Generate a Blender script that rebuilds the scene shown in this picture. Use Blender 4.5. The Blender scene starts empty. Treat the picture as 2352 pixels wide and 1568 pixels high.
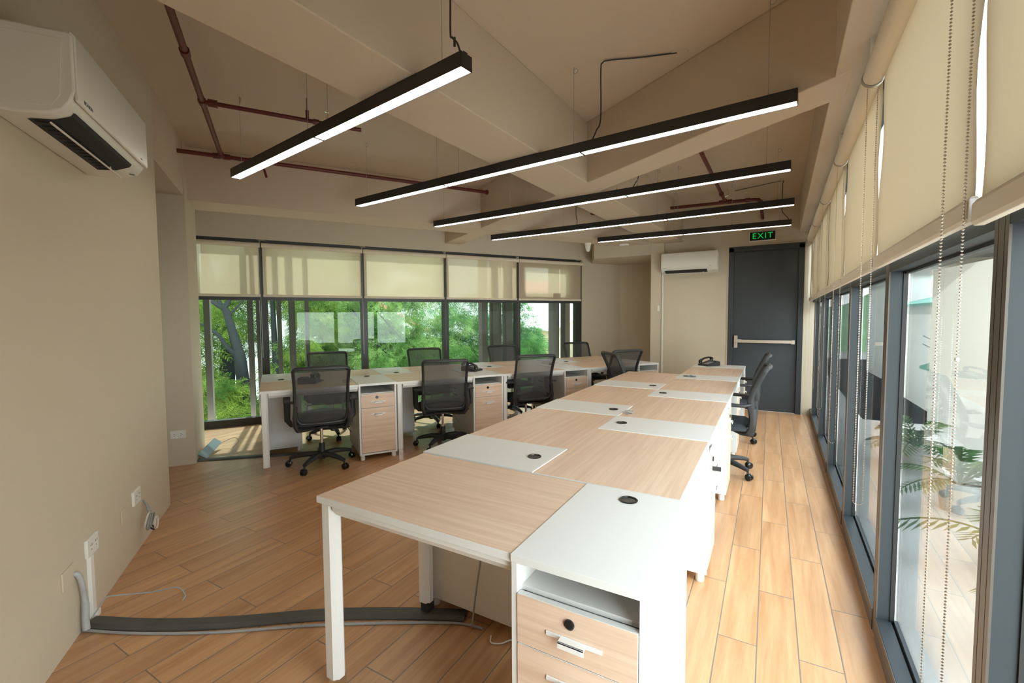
import bpy, bmesh, math, random
from mathutils import Vector, Matrix, Quaternion
import numpy as np

random.seed(7)
PI = math.pi
R_ = math.radians
scene = bpy.context.scene
COL = scene.collection

# ------------------------------------------------------------------ camera
def make_camera():
    yaw, pitch, roll, H = 0.5218, -0.0542, -0.006, 1.3892
    cy, sy, cp, sp = math.cos(yaw), math.sin(yaw), math.cos(pitch), math.sin(pitch)
    f = Vector((-sy*cp, cy*cp, sp)); r = Vector((cy, sy, 0)); u = r.cross(f)
    r2 = math.cos(roll)*r + math.sin(roll)*u
    u2 = -math.sin(roll)*r + math.cos(roll)*u
    m = Matrix((r2, u2, -f)).transposed().to_4x4()
    m.translation = Vector((0, 0, H))
    cd = bpy.data.cameras.new('camera'); cd.sensor_width = 36.0
    cd.lens = 36.0*1029.4/2352.0; cd.clip_start = 0.05; cd.clip_end = 500
    co = bpy.data.objects.new('camera', cd); COL.objects.link(co)
    co.matrix_world = m; scene.camera = co
make_camera()

# ------------------------------------------------------------------ view, world, sun
vs = scene.view_settings
scene.display_settings.display_device = 'sRGB'
vs.view_transform = 'Standard'; vs.look = 'None'; vs.gamma = 1.0
vs.use_curve_mapping = False
vs.exposure = 0.06
SKY_LEFT, SKY_RIGHT, SUN_E, LAMP_E = 1.3, 14.5, 4.0, 11.5

def make_world():
    w = bpy.data.worlds.new('sky'); scene.world = w; w.use_nodes = True
    nt = w.node_tree; nt.nodes.clear()
    tc = nt.nodes.new('ShaderNodeTexCoord'); sx = nt.nodes.new('ShaderNodeSeparateXYZ')
    nt.links.new(tc.outputs['Generated'], sx.inputs[0])
    mr = nt.nodes.new('ShaderNodeMapRange')       # hazy sky, brighter towards the street side
    mr.inputs[1].default_value = -0.5; mr.inputs[2].default_value = 0.6
    mr.inputs[3].default_value = SKY_LEFT; mr.inputs[4].default_value = SKY_RIGHT
    nt.links.new(sx.outputs['X'], mr.inputs[0])
    mz = nt.nodes.new('ShaderNodeMapRange')
    mz.inputs[1].default_value = 0.0; mz.inputs[2].default_value = 0.9
    mz.inputs[3].default_value = 0.0; mz.inputs[4].default_value = 1.0
    nt.links.new(sx.outputs['Z'], mz.inputs[0])
    mx = nt.nodes.new('ShaderNodeMix'); mx.data_type = 'RGBA'
    mx.inputs[6].default_value = (1.0, 0.985, 0.96, 1); mx.inputs[7].default_value = (0.78, 0.88, 1.0, 1)
    nt.links.new(mz.outputs[0], mx.inputs[0])
    bg = nt.nodes.new('ShaderNodeBackground'); out = nt.nodes.new('ShaderNodeOutputWorld')
    nt.links.new(mx.outputs[2], bg.inputs[0]); nt.links.new(mr.outputs[0], bg.inputs[1])
    nt.links.new(bg.outputs[0], out.inputs[0])
make_world()
sd = bpy.data.lights.new('sun', 'SUN'); sd.energy = SUN_E; sd.angle = R_(1.0); sd.color = (1.0, 0.95, 0.86)
so = bpy.data.objects.new('sun', sd); COL.objects.link(so)
_d = Vector((0.52, -0.38, -0.76)).normalized()     # travelling from the left windows into the room
so.rotation_euler = _d.to_track_quat('-Z', 'Y').to_euler(); so.location = (-6, 6, 9)

cyc = scene.cycles
cyc.max_bounces = 12; cyc.diffuse_bounces = 5; cyc.glossy_bounces = 5; cyc.transparent_max_bounces = 24
cyc.transmission_bounces = 6; cyc.sample_clamp_indirect = 6.0
cyc.caustics_reflective = False; cyc.caustics_refractive = False
cyc.use_denoising = True

# ------------------------------------------------------------------ materials
def nodes(name):
    m = bpy.data.materials.new(name); m.use_nodes = True
    nt = m.node_tree; b = nt.nodes['Principled BSDF']
    return m, nt, b
def N(nt, t, **kw):
    n = nt.nodes.new(t)
    for k, v in kw.items(): setattr(n, k, v)
    return n
def plain(name, col, rough=0.5, metal=0.0, noise=0.0, nscale=6.0, bump=0.0, bscale=200.0, spec=0.5):
    m, nt, b = nodes(name)
    b.inputs['Roughness'].default_value = rough; b.inputs['Metallic'].default_value = metal
    b.inputs['Specular IOR Level'].default_value = spec
    b.inputs['Base Color'].default_value = (*col, 1)
    tc = N(nt, 'ShaderNodeTexCoord')
    nz = N(nt, 'ShaderNodeTexNoise'); nz.inputs['Scale'].default_value = nscale
    nz.inputs['Detail'].default_value = 3
    nt.links.new(tc.outputs['Object'], nz.inputs['Vector'])
    cr = N(nt, 'ShaderNodeMix', data_type='RGBA')
    k = noise
    cr.inputs[6].default_value = (*[c*(1-k) for c in col], 1); cr.inputs[7].default_value = (*[min(1, c*(1+k)) for c in col], 1)
    nt.links.new(nz.outputs['Fac'], cr.inputs[0]); nt.links.new(cr.outputs[2], b.inputs['Base Color'])
    if bump > 0:
        n2 = N(nt, 'ShaderNodeTexNoise'); n2.inputs['Scale'].default_value = bscale
        nt.links.new(tc.outputs['Object'], n2.inputs['Vector'])
        bp = N(nt, 'ShaderNodeBump'); bp.inputs['Strength'].default_value = bump; bp.inputs['Distance'].default_value = 0.002
        nt.links.new(n2.outputs['Fac'], bp.inputs['Height']); nt.links.new(bp.outputs[0], b.inputs['Normal'])
    return m
def emit(name, col, s):
    m, nt, b = nodes(name)
    b.inputs['Base Color'].default_value = (*col, 1)
    b.inputs['Emission Color'].default_value = (*col, 1); b.inputs['Emission Strength'].default_value = s
    return m
def wood(name, c1, c2, axis='X', rough=0.4):
    m, nt, b = nodes(name); b.inputs['Roughness'].default_value = rough
    tc = N(nt, 'ShaderNodeTexCoord'); mp = N(nt, 'ShaderNodeMapping')
    oi = N(nt, 'ShaderNodeObjectInfo'); va = N(nt, 'ShaderNodeVectorMath', operation='ADD')
    vm = N(nt, 'ShaderNodeVectorMath', operation='SCALE'); vm.inputs['Scale'].default_value = 37.0
    cb = N(nt, 'ShaderNodeCombineXYZ')
    for i in range(3): nt.links.new(oi.outputs['Random'], cb.inputs[i])
    nt.links.new(cb.outputs[0], vm.inputs[0])
    nt.links.new(tc.outputs['Object'], va.inputs[0]); nt.links.new(vm.outputs[0], va.inputs[1])
    mp.inputs['Scale'].default_value = (1.6, 46, 46) if axis == 'X' else (46, 1.6, 46)
    nt.links.new(va.outputs[0], mp.inputs['Vector'])
    nz = N(nt, 'ShaderNodeTexNoise'); nz.inputs['Scale'].default_value = 1.0; nz.inputs['Detail'].default_value = 5
    nz.inputs['Roughness'].default_value = 0.62; nz.inputs['Distortion'].default_value = 0.25
    nt.links.new(mp.outputs[0], nz.inputs['Vector'])
    cr = N(nt, 'ShaderNodeValToRGB'); e = cr.color_ramp.elements
    e[0].position = 0.33; e[0].color = (*c2, 1); e[1].position = 0.66; e[1].color = (*c1, 1)
    nt.links.new(nz.outputs['Fac'], cr.inputs[0]); nt.links.new(cr.outputs[0], b.inputs['Base Color'])
    return m
def floor_material():
    m, nt, b = nodes('wood_plank_tile')
    tc = N(nt, 'ShaderNodeTexCoord'); sp = N(nt, 'ShaderNodeSeparateXYZ'); cb = N(nt, 'ShaderNodeCombineXYZ')
    nt.links.new(tc.outputs['Object'], sp.inputs[0])
    ax = N(nt, 'ShaderNodeMath', operation='ADD'); ax.inputs[1].default_value = 0.018 + 0.15*60
    ay = N(nt, 'ShaderNodeMath', operation='ADD'); ay.inputs[1].default_value = FLOOR_PH + 0.888*20
    nt.links.new(sp.outputs['X'], ax.inputs[0]); nt.links.new(sp.outputs['Y'], ay.inputs[0])
    nt.links.new(ay.outputs[0], cb.inputs['X']); nt.links.new(ax.outputs[0], cb.inputs['Y'])
    br = N(nt, 'ShaderNodeTexBrick'); br.offset = 0.5; br.squash = 1.0
    br.inputs['Scale'].default_value = 1.0; br.inputs['Mortar Size'].default_value = 0.0028
    br.inputs['Mortar Smooth'].default_value = 0.2; br.inputs['Brick Width'].default_value = 0.888
    br.inputs['Row Height'].default_value = 0.15; br.inputs['Bias'].default_value = 0.0
    br.inputs['Color1'].default_value = (0.0, 0.0, 0.0, 1); br.inputs['Color2'].default_value = (1, 1, 1, 1)
    br.inputs['Mortar'].default_value = (0.5, 0.5, 0.5, 1)
    nt.links.new(cb.outputs[0], br.inputs['Vector'])
    # grain, shifted from plank to plank
    sc = N(nt, 'ShaderNodeVectorMath', operation='SCALE'); sc.inputs['Scale'].default_value = 9.0
    nt.links.new(br.outputs['Color'], sc.inputs[0])
    ad = N(nt, 'ShaderNodeVectorMath', operation='ADD')
    nt.links.new(cb.outputs[0], ad.inputs[0]); nt.links.new(sc.outputs[0], ad.inputs[1])
    mp = N(nt, 'ShaderNodeMapping'); mp.inputs['Scale'].default_value = (1.1, 16, 1)
    nt.links.new(ad.outputs[0], mp.inputs[0])
    nz = N(nt, 'ShaderNodeTexNoise'); nz.inputs['Scale'].default_value = 1.0; nz.inputs['Detail'].default_value = 6
    nz.inputs['Distortion'].default_value = 0.5; nz.inputs['Roughness'].default_value = 0.68
    nt.links.new(mp.outputs[0], nz.inputs['Vector'])
    cr = N(nt, 'ShaderNodeValToRGB'); e = cr.color_ramp.elements
    e[0].position = 0.28; e[0].color = (0.41, 0.192, 0.080, 1); e[1].position = 0.72; e[1].color = (0.66, 0.385, 0.200, 1)
    nt.links.new(nz.outputs['Fac'], cr.inputs[0])
    hs = N(nt, 'ShaderNodeHueSaturation')
    mr = N(nt, 'ShaderNodeMapRange'); mr.inputs[3].default_value = 0.93; mr.inputs[4].default_value = 1.07
    nt.links.new(br.outputs['Color'], mr.inputs[0]); nt.links.new(mr.outputs[0], hs.inputs['Value'])
    nt.links.new(cr.outputs[0], hs.inputs['Color'])
    mx = N(nt, 'ShaderNodeMix', data_type='RGBA'); mx.inputs[7].default_value = (0.20, 0.155, 0.12, 1)
    nt.links.new(br.outputs['Fac'], mx.inputs[0]); nt.links.new(hs.outputs[0], mx.inputs[6])
    nt.links.new(mx.outputs[2], b.inputs['Base Color'])
    b.inputs['Roughness'].default_value = 0.3; b.inputs['Specular IOR Level'].default_value = 0.95
    r2 = N(nt, 'ShaderNodeMapRange'); r2.inputs[3].default_value = 0.26; r2.inputs[4].default_value = 0.38
    nt.links.new(nz.outputs['Fac'], r2.inputs[0]); nt.links.new(r2.outputs[0], b.inputs['Roughness'])
    bp = N(nt, 'ShaderNodeBump'); bp.inputs['Strength'].default_value = 0.6; bp.inputs['Distance'].default_value = 0.001
    iv = N(nt, 'ShaderNodeMath', operation='SUBTRACT'); iv.inputs[0].default_value = 1.0
    nt.links.new(br.outputs['Fac'], iv.inputs[1]); nt.links.new(iv.outputs[0], bp.inputs['Height'])
    nt.links.new(bp.outputs[0], b.inputs['Normal'])
    return m
def glass_material(name, tint, refl=1.0, haze=0.0):
    m = bpy.data.materials.new(name); m.use_nodes = True; nt = m.node_tree; nt.nodes.clear()
    tr = N(nt, 'ShaderNodeBsdfTransparent'); tr.inputs[0].default_value = (*tint, 1)
    gl = N(nt, 'ShaderNodeBsdfGlossy'); gl.inputs['Roughness'].default_value = 0.0
    fr = N(nt, 'ShaderNodeFresnel'); fr.inputs['IOR'].default_value = 1.52
    ml = N(nt, 'ShaderNodeMath', operation='MULTIPLY'); ml.inputs[1].default_value = refl; ml.use_clamp = True
    ge = N(nt, 'ShaderNodeNewGeometry'); io = N(nt, 'ShaderNodeMapRange')
    io.inputs[3].default_value = 1.52; io.inputs[4].default_value = 1/1.52      # same reflectance from both sides of the pane
    nt.links.new(ge.outputs['Backfacing'], io.inputs[0]); nt.links.new(io.outputs[0], fr.inputs['IOR'])
    nt.links.new(fr.outputs[0], ml.inputs[0])
    mx = N(nt, 'ShaderNodeMixShader'); out = N(nt, 'ShaderNodeOutputMaterial')
    nt.links.new(ml.outputs[0], mx.inputs[0]); nt.links.new(tr.outputs[0], mx.inputs[1]); nt.links.new(gl.outputs[0], mx.inputs[2])
    last = mx
    if haze > 0:                                     # dust on the panes
        df = N(nt, 'ShaderNodeBsdfTranslucent'); df.inputs[0].default_value = (0.9, 0.95, 1, 1)
        m2 = N(nt, 'ShaderNodeMixShader'); tc = N(nt, 'ShaderNodeTexCoord'); nz = N(nt, 'ShaderNodeTexNoise')
        nz.inputs['Scale'].default_value = 3.0; nt.links.new(tc.outputs['Object'], nz.inputs['Vector'])
        k = N(nt, 'ShaderNodeMath', operation='MULTIPLY'); k.inputs[1].default_value = haze*2
        nt.links.new(nz.outputs['Fac'], k.inputs[0]); nt.links.new(k.outputs[0], m2.inputs[0])
        nt.links.new(mx.outputs[0], m2.inputs[1]); nt.links.new(df.outputs[0], m2.inputs[2]); last = m2
    nt.links.new(last.outputs[0], out.inputs[0])
    return m
def fabric_material(name, col, see, trans):
    m = bpy.data.materials.new(name); m.use_nodes = True; nt = m.node_tree; nt.nodes.clear()
    tc = N(nt, 'ShaderNodeTexCoord'); nz = N(nt, 'ShaderNodeTexNoise'); nz.inputs['Scale'].default_value = 240
    nt.links.new(tc.outputs['Object'], nz.inputs['Vector'])
    c = N(nt, 'ShaderNodeMix', data_type='RGBA'); c.inputs[6].default_value = (*[x*0.94 for x in col], 1); c.inputs[7].default_value = (*col, 1)
    nt.links.new(nz.outputs['Fac'], c.inputs[0])
    d = N(nt, 'ShaderNodeBsdfDiffuse'); t = N(nt, 'ShaderNodeBsdfTranslucent'); tr = N(nt, 'ShaderNodeBsdfTransparent')
    nt.links.new(c.outputs[2], d.inputs[0]); nt.links.new(c.outputs[2], t.inputs[0])
    m1 = N(nt, 'ShaderNodeMixShader'); m1.inputs[0].default_value = trans
    m2 = N(nt, 'ShaderNodeMixShader'); m2.inputs[0].default_value = see
    out = N(nt, 'ShaderNodeOutputMaterial')
    nt.links.new(d.outputs[0], m1.inputs[1]); nt.links.new(t.outputs[0], m1.inputs[2])
    nt.links.new(m1.outputs[0], m2.inputs[1]); nt.links.new(tr.outputs[0], m2.inputs[2]); nt.links.new(m2.outputs[0], out.inputs[0])
    return m
def leaf_material(name, c1, c2):
    m = bpy.data.materials.new(name); m.use_nodes = True; nt = m.node_tree; nt.nodes.clear()
    tc = N(nt, 'ShaderNodeTexCoord'); nz = N(nt, 'ShaderNodeTexNoise'); nz.inputs['Scale'].default_value = 1.7
    nz.inputs['Detail'].default_value = 4
    nt.links.new(tc.outputs['Object'], nz.inputs['Vector'])
    cr = N(nt, 'ShaderNodeValToRGB'); e = cr.color_ramp.elements
    e[0].position = 0.38; e[0].color = (*c1, 1); e[1].position = 0.62; e[1].color = (*c2, 1)
    nt.links.new(nz.outputs['Fac'], cr.inputs[0])
    d = N(nt, 'ShaderNodeBsdfDiffuse'); t = N(nt, 'ShaderNodeBsdfTranslucent')
    nt.links.new(cr.outputs[0], d.inputs[0]); nt.links.new(cr.outputs[0], t.inputs[0])
    mx = N(nt, 'ShaderNodeMixShader'); mx.inputs[0].default_value = 0.5; out = N(nt, 'ShaderNodeOutputMaterial')
    nt.links.new(d.outputs[0], mx.inputs[1]); nt.links.new(t.outputs[0], mx.inputs[2]); nt.links.new(mx.outputs[0], out.inputs[0])
    return m

FLOOR_PH = -0.306
M = {}
M['wall'] = plain('wall_paint_beige', (0.60, 0.52, 0.405), 0.75, noise=0.015, nscale=1.5, bump=0.12, bscale=90)
M['ceil'] = plain('ceiling_paint_beige', (0.60, 0.485, 0.37), 0.8, noise=0.03, nscale=0.8, bump=0.2, bscale=30)
M['wallgrey'] = M['wall']
M['floor'] = floor_material()
M['white'] = plain('white_laminate', (0.73, 0.725, 0.71), 0.38, noise=0.01)
M['whitemetal'] = plain('white_powder_coat', (0.76, 0.75, 0.735), 0.3, noise=0.01)
M['oak'] = wood('oak_laminate', (0.77, 0.575, 0.43), (0.645, 0.445, 0.315), 'X', 0.36)
M['oakfront'] = wood('oak_drawer_laminate', (0.76, 0.57, 0.44), (0.62, 0.43, 0.31), 'X', 0.45)
M['black'] = plain('black_plastic', (0.028, 0.029, 0.031), 0.5, noise=0.1)
M['blackgloss'] = plain('black_gloss_plastic', (0.012, 0.012, 0.013), 0.2, noise=0.1)
M['blackmetal'] = plain('black_powder_coat', (0.022, 0.021, 0.020), 0.42, noise=0.08)
M['seat'] = plain('dark_grey_fabric', (0.035, 0.042, 0.05), 0.9, noise=0.15, nscale=200, bump=0.3, bscale=400)
M['mesh'] = fabric_material('chair_mesh', (0.10, 0.10, 0.105), 0.27, 0.3)
M['chrome'] = plain('chrome', (0.75, 0.74, 0.72), 0.18, 1.0)
M['steel'] = plain('brushed_steel', (0.66, 0.58, 0.50), 0.34, 1.0, noise=0.05, nscale=40)
M['frame'] = plain('anodised_grey_frame', (0.030, 0.036, 0.041), 0.5, 0.0, noise=0.03, spec=0.3)
M['framerefl'] = plain('frame_painted_reflection', (0.085, 0.066, 0.052), 0.42, noise=0.03)  # same anodised frame, with the room's brown reflection painted into the colour
M['frameblack'] = plain('dark_frame', (0.03, 0.033, 0.036), 0.4, noise=0.05)
M['gasket'] = plain('rubber_gasket', (0.008, 0.008, 0.008), 0.6)
M['door'] = plain('charcoal_blue_door_paint', (0.038, 0.046, 0.055), 0.42, noise=0.05, nscale=3)
M['glass'] = glass_material('window_glass', (0.93, 0.98, 0.97), 1.4, 0.0)
M['glassL'] = glass_material('window_glass_green', (0.86, 0.96, 0.93), 0.38, 0.0)
M['blindR'] = fabric_material('blind_fabric', (0.60, 0.48, 0.32), 0.004, 0.12)
M['blindL'] = fabric_material('screen_blind_fabric', (0.82, 0.66, 0.47), 0.09, 0.43)
M['blindtube'] = plain('blind_tube_fabric', (0.70, 0.62, 0.51), 0.7, noise=0.03)
M['bead'] = plain('nickel_beads', (0.62, 0.55, 0.48), 0.28, 1.0)
M['lamp'] = emit('led_diffuser', (1.0, 0.94, 0.83), LAMP_E)
M['red'] = plain('red_pipe_paint', (0.115, 0.012, 0.012), 0.4, noise=0.15, nscale=12)
M['acwhite'] = plain('ac_plastic', (0.74, 0.71, 0.64), 0.35, noise=0.01)
M['plate'] = plain('switch_plate_plastic', (0.80, 0.78, 0.74), 0.35)
M['grey'] = plain('grey_cable_sheath', (0.33, 0.34, 0.35), 0.5, noise=0.1)
M['tape'] = plain('duct_tape', (0.42, 0.43, 0.44), 0.32, noise=0.2, nscale=40)
M['cover'] = plain('cable_cover_rubber', (0.075, 0.075, 0.07), 0.55, noise=0.25, nscale=9)
M['exitbox'] = plain('exit_sign_face', (0.01, 0.012, 0.01), 0.3)
M['exitgreen'] = emit('exit_letters', (0.0, 0.75, 0.10), 0.35)
M['ink'] = plain('grey_print', (0.16, 0.16, 0.16), 0.6)
M['hole'] = plain('dark_recess', (0.012, 0.013, 0.014), 0.7)
M['bark'] = plain('bark', (0.018, 0.02, 0.02), 0.95, noise=0.4, nscale=14, bump=0.6, bscale=40, spec=0.05)
M['leafA'] = leaf_material('leaves_mid', (0.028, 0.080, 0.018), (0.18, 0.245, 0.042))
M['leafB'] = leaf_material('leaves_blue_green', (0.025, 0.085, 0.030), (0.10, 0.21, 0.06))
M['leafC'] = leaf_material('leaves_pale', (0.05, 0.13, 0.03), (0.22, 0.33, 0.10))
M['fin'] = plain('facade_fin_paint', (0.13, 0.102, 0.085), 0.7, noise=0.12, nscale=3)
M['housew'] = plain('house_white_paint', (0.78, 0.78, 0.76), 0.8, noise=0.05, nscale=0.6)
M['housey'] = plain('house_cream_paint', (0.55, 0.45, 0.26), 0.8, noise=0.06)
M['roofw'] = plain('pale_metal_roof', (0.72, 0.70, 0.68), 0.5, noise=0.1)
M['roofr'] = plain('red_roof', (0.42, 0.12, 0.11), 0.7, noise=0.2)
M['roofg'] = plain('green_roof', (0.09, 0.30, 0.24), 0.6, noise=0.15)
M['asphalt'] = plain('asphalt', (0.16, 0.16, 0.16), 0.85, noise=0.2, nscale=1.2)
M['ground'] = plain('ground_concrete', (0.30, 0.30, 0.27), 0.9, noise=0.25, nscale=0.7)
M['pave'] = plain('ledge_concrete', (0.55, 0.54, 0.52), 0.8, noise=0.1)
M['teal'] = plain('teal_car_paint', (0.02, 0.38, 0.40), 0.25, noise=0.03)
M['dglass'] = plain('dark_glass', (0.03, 0.04, 0.05), 0.1)
M['wallgl'] = plain('window_blue_glass', (0.12, 0.20, 0.28), 0.2)
M['hill'] = plain('hill_foliage', (0.16, 0.30, 0.13), 0.95, noise=0.5, nscale=0.35, bump=1.0, bscale=0.6)

# ------------------------------------------------------------------ mesh helpers
class MB:
    def __init__(s): s.bm = bmesh.new()
    def box(s, x0, x1, y0, y1, z0, z1, mat=None):
        vs_ = [s.bm.verts.new((x, y, z)) for z in (z0, z1) for y in (y0, y1) for x in (x0, x1)]
        if mat is not None:
            for v in vs_: v.co = mat @ v.co
        for f in ((0,2,3,1),(4,5,7,6),(0,1,5,4),(2,6,7,3),(0,4,6,2),(1,3,7,5)): s.bm.faces.new([vs_[i] for i in f])
        return s
    def prism(s, poly, z0, z1):
        a = sum(poly[i][0]*poly[(i+1) % len(poly)][1]-poly[(i+1) % len(poly)][0]*poly[i][1] for i in range(len(poly)))
        if a < 0: poly = poly[::-1]
        lo = [s.bm.verts.new((p[0], p[1], z0)) for p in poly]; hi = [s.bm.verts.new((p[0], p[1], z1)) for p in poly]
        n = len(poly)
        s.bm.faces.new(lo[::-1]); s.bm.faces.new(hi)
        for i in range(n): s.bm.faces.new((lo[i], lo[(i+1) % n], hi[(i+1) % n], hi[i]))
        return s
    def profile(s, pts, x0, x1):
        """closed outline in (y,z), extruded along x"""
        a = [s.bm.verts.new((x0, p[0], p[1])) for p in pts]; b = [s.bm.verts.new((x1, p[0], p[1])) for p in pts]
        n = len(pts)
        s.bm.faces.new(a[::-1]); s.bm.faces.new(b)
        for i in range(n): s.bm.faces.new((a[i], a[(i+1) % n], b[(i+1) % n], b[i]))
        bmesh.ops.recalc_face_normals(s.bm, faces=s.bm.faces[:])
        return s
    def tube(s, pts, r, n=8, closed=False, flat=None, cap=True):
        pts = [Vector(p) for p in pts]; m = len(pts)
        rs = r if isinstance(r, (list, tuple)) else [r]*m
        rings = []; prev = None
        for i, p in enumerate(pts):
            if closed: t = pts[(i+1) % m]-pts[i-1]
            else: t = pts[min(i+1, m-1)]-pts[max(i-1, 0)]
            t.normalize()
            if prev is None:
                up = Vector((0, 0, 1)) if abs(t.z) < 0.9 else Vector((1, 0, 0))
                a = t.cross(up).normalized()
            else:
                a = (prev - t*prev.dot(t)).normalized()
            prev = a; b = t.cross(a).normalized(); ring = []
            for k in range(n):
                th = 2*PI*k/n; ca, sb = math.cos(th), math.sin(th)
                if flat: ca *= flat[0]; sb *= flat[1]
                ring.append(s.bm.verts.new(p + a*(rs[i]*ca) + b*(rs[i]*sb)))
            rings.append(ring)
        for i in range(m if closed else m-1):
            A, B = rings[i], rings[(i+1) % m]
            for k in range(n): s.bm.faces.new((A[k], A[(k+1) % n], B[(k+1) % n], B[k]))
        if cap and not closed:
            s.bm.faces.new(rings[0][::-1]); s.bm.faces.new(rings[-1])
        return s
    def cyl(s, p0, p1, r, n=16, r1=None):
        return s.tube([p0, p1], [r, r if r1 is None else r1], n)
    def lathe(s, prof, c=(0, 0, 0), n=24):
        rings = [[s.bm.verts.new((c[0]+r*math.cos(2*PI*k/n), c[1]+r*math.sin(2*PI*k/n), c[2]+z)) for k in range(n)] for r, z in prof]
        for A, B in zip(rings, rings[1:]):
            for k in range(n): s.bm.faces.new((A[k], A[(k+1) % n], B[(k+1) % n], B[k]))
        s.bm.faces.new(rings[0][::-1]); s.bm.faces.new(rings[-1])
        return s
    def grid(s, fn, nu, nv):
        g = [[s.bm.verts.new(fn(i/nu, j/nv)) for j in range(nv+1)] for i in range(nu+1)]
        for i in range(nu):
            for j in range(nv): s.bm.faces.new((g[i][j], g[i+1][j], g[i+1][j+1], g[i][j+1]))
        return s
    def build(s, name, mat, parent=None, bevel=0, seg=2, smooth=False, loc=None, rz=0):
        bmesh.ops.recalc_face_normals(s.bm, faces=s.bm.faces[:])
        me = bpy.data.meshes.new(name); s.bm.to_mesh(me); s.bm.free()
        me.materials.append(M[mat] if isinstance(mat, str) else mat)
        if smooth:
            for p in me.polygons: p.use_smooth = True
            try: me.set_sharp_from_angle(angle=R_(40))
            except Exception: pass
        o = bpy.data.objects.new(name, me); COL.objects.link(o)
        if parent is not None: o.parent = parent
        if loc is not None: o.location = loc
        o.rotation_euler = (0, 0, rz)
        if bevel:
            b = o.modifiers.new('bevel', 'BEVEL'); b.width = bevel; b.segments = seg; b.limit_method = 'ANGLE'; b.angle_limit = R_(40)
        return o
def tag(o, label, cat, group=None, kind=None):
    o['label'] = label; o['category'] = cat
    if group: o['group'] = group
    if kind: o['kind'] = kind
    return o
def empty(name, loc=(0, 0, 0), rz=0, label=None, cat=None, group=None):
    o = bpy.data.objects.new(name, None); COL.objects.link(o); o.location = loc; o.rotation_euler = (0, 0, rz)
    o.empty_display_size = 0.1
    if label: tag(o, label, cat, group)
    return o
def struct(o, kind='structure'):
    o['kind'] = kind; return o
KIDS = {}
def copy_tree(o, parent=None):
    c = o.copy(); COL.objects.link(c)
    if parent is not None: c.parent = parent
    for ch in list(o.children): copy_tree(ch, c)
    return c
def place_copy(proto, used, loc, rz, label, group=None):
    o = proto if not used else copy_tree(proto)
    o.location = loc; o.rotation_euler = (0, 0, rz); o['label'] = label
    if group: o['group'] = group
    return o

# ------------------------------------------------------------------ the room
ZB, ZS = 2.54, 3.05
RO, RA = (0.417, 2.11), R_(89)         # right window wall, running to the door
WO, WA = (-6.0, 3.12), R_(57)          # left window wall
LO, LA = (-3.868, 1.573), R_(-35)      # left wall
def at(O, A, s, t):                    # point s along, t to the left of a direction
    return (O[0]+s*math.cos(A)-t*math.sin(A), O[1]+s*math.sin(A)+t*math.cos(A))

fl = MB().prism([at(RO, RA, -4.0, -0.075), at(RO, RA, 6.6, -0.075), (-2.2, 8.9), at(WO, WA, 6.7, 0.06), at(WO, WA, -2.6, 0.06),
                 (-5.6, -0.9), (-1.6, -2.3)], -0.2, 0.0)
struct(fl.build('floor', 'floor'))
cl = MB().prism([at(RO, RA, -4.0, -0.2), at(RO, RA, 6.8, -0.2), (-2.2, 9.1), at(WO, WA, 6.9, 0.2), at(WO, WA, -2.6, 0.2),
                 (-5.8, -1.1), (-1.6, -2.5)], ZS, ZS+0.25)
struct(cl.build('ceiling', 'ceil'))
struct(MB().box(0, 5.6, -0.15, 0, 0, ZS).build('wall_left', 'wall', loc=(*LO, 0), rz=LA))
struct(MB().box(0.012, 2.7, 0, 0.14, 0, ZS).build('wall_passage', 'wall', loc=(*LO, 0), rz=R_(237)))
struct(MB().box(0, 2.7, -0.56, 0, 0, ZS).build('wall_column', 'wall', loc=(-4.763, 2.165, 0), rz=R_(237)))
struct(MB().box(0, 2.7, -1.09, 0, ZB, ZS).build('ceiling_soffit', 'ceil', loc=(*LO, 0), rz=R_(237)))
struct(MB().box(2.6, 2.75, -3.4, 0.1, 0, ZS).build('wall_back', 'wall', loc=(*LO, 0), rz=R_(237)))
# wall above and beside the left windows
w = MB().box(-2.6, 5.53, 0, 0.15, 2.415, ZS).box(5.53, 6.6, 0, 0.15, 0, ZS).box(-2.6, -0.95, 0, 0.15, 0, 2.415)
struct(w.build('wall_window_side', 'wall', loc=(*WO, 0), rz=WA))
struct(MB().box(-2.75, -1.5, 8.51, 8.66, 0, ZS).build('wall_recess', 'wall'))
struct(MB().box(-1.665, -1.462, 7.36, 8.6, 0, ZS).build('wall_pillar', 'wall', bevel=0.006))
struct(MB().prism([(-2.61, 7.36), (-1.665, 7.36), (-1.665, 8.55), (-2.6, 8.55), (-2.88, 7.96)], 2.368, ZS).build('ceiling_recess_soffit', 'wall'))
dw = MB().box(-1.462, -0.545, 7.42, 7.6, 0, ZS).box(-0.545, 0.40, 7.42, 7.6, 2.40, ZS).box(0.40, 0.56, 7.42, 7.6, 0, ZS)
struct(dw.build('wall_door_side', 'wall'))
# strip of wall over the right windows and the beams
struct(MB().box(-4.0, 5.4, -0.12, 0.18, ZB, ZS).build('ceiling_beam_window', 'ceil', loc=(*RO, 0), rz=RA, bevel=0.004))
struct(MB().prism([(-4.95, 2.20), (-1.68, 7.40), (-2.13, 7.40), (-5.29, 2.50)], ZB, ZS).build('ceiling_beam_far', 'ceil', bevel=0.004))
struct(MB().prism([(-2.045, -1.0), (-1.612, 7.44), (-1.198, 7.44), (-1.633, -1.0)], ZB-0.001, ZS).build('ceiling_beam_long', 'ceil', bevel=0.006))
cn = lambda x: 3.718-0.615*(x+1.371)
struct(MB().prism([(0.32, cn(0.32)), (-4.42, cn(-4.42)), (-4.24, cn(-4.24)+0.305), (0.32, cn(0.32)+0.305)], ZB-0.002, ZS).build('ceiling_beam_cross', 'ceil', bevel=0.005))

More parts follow.
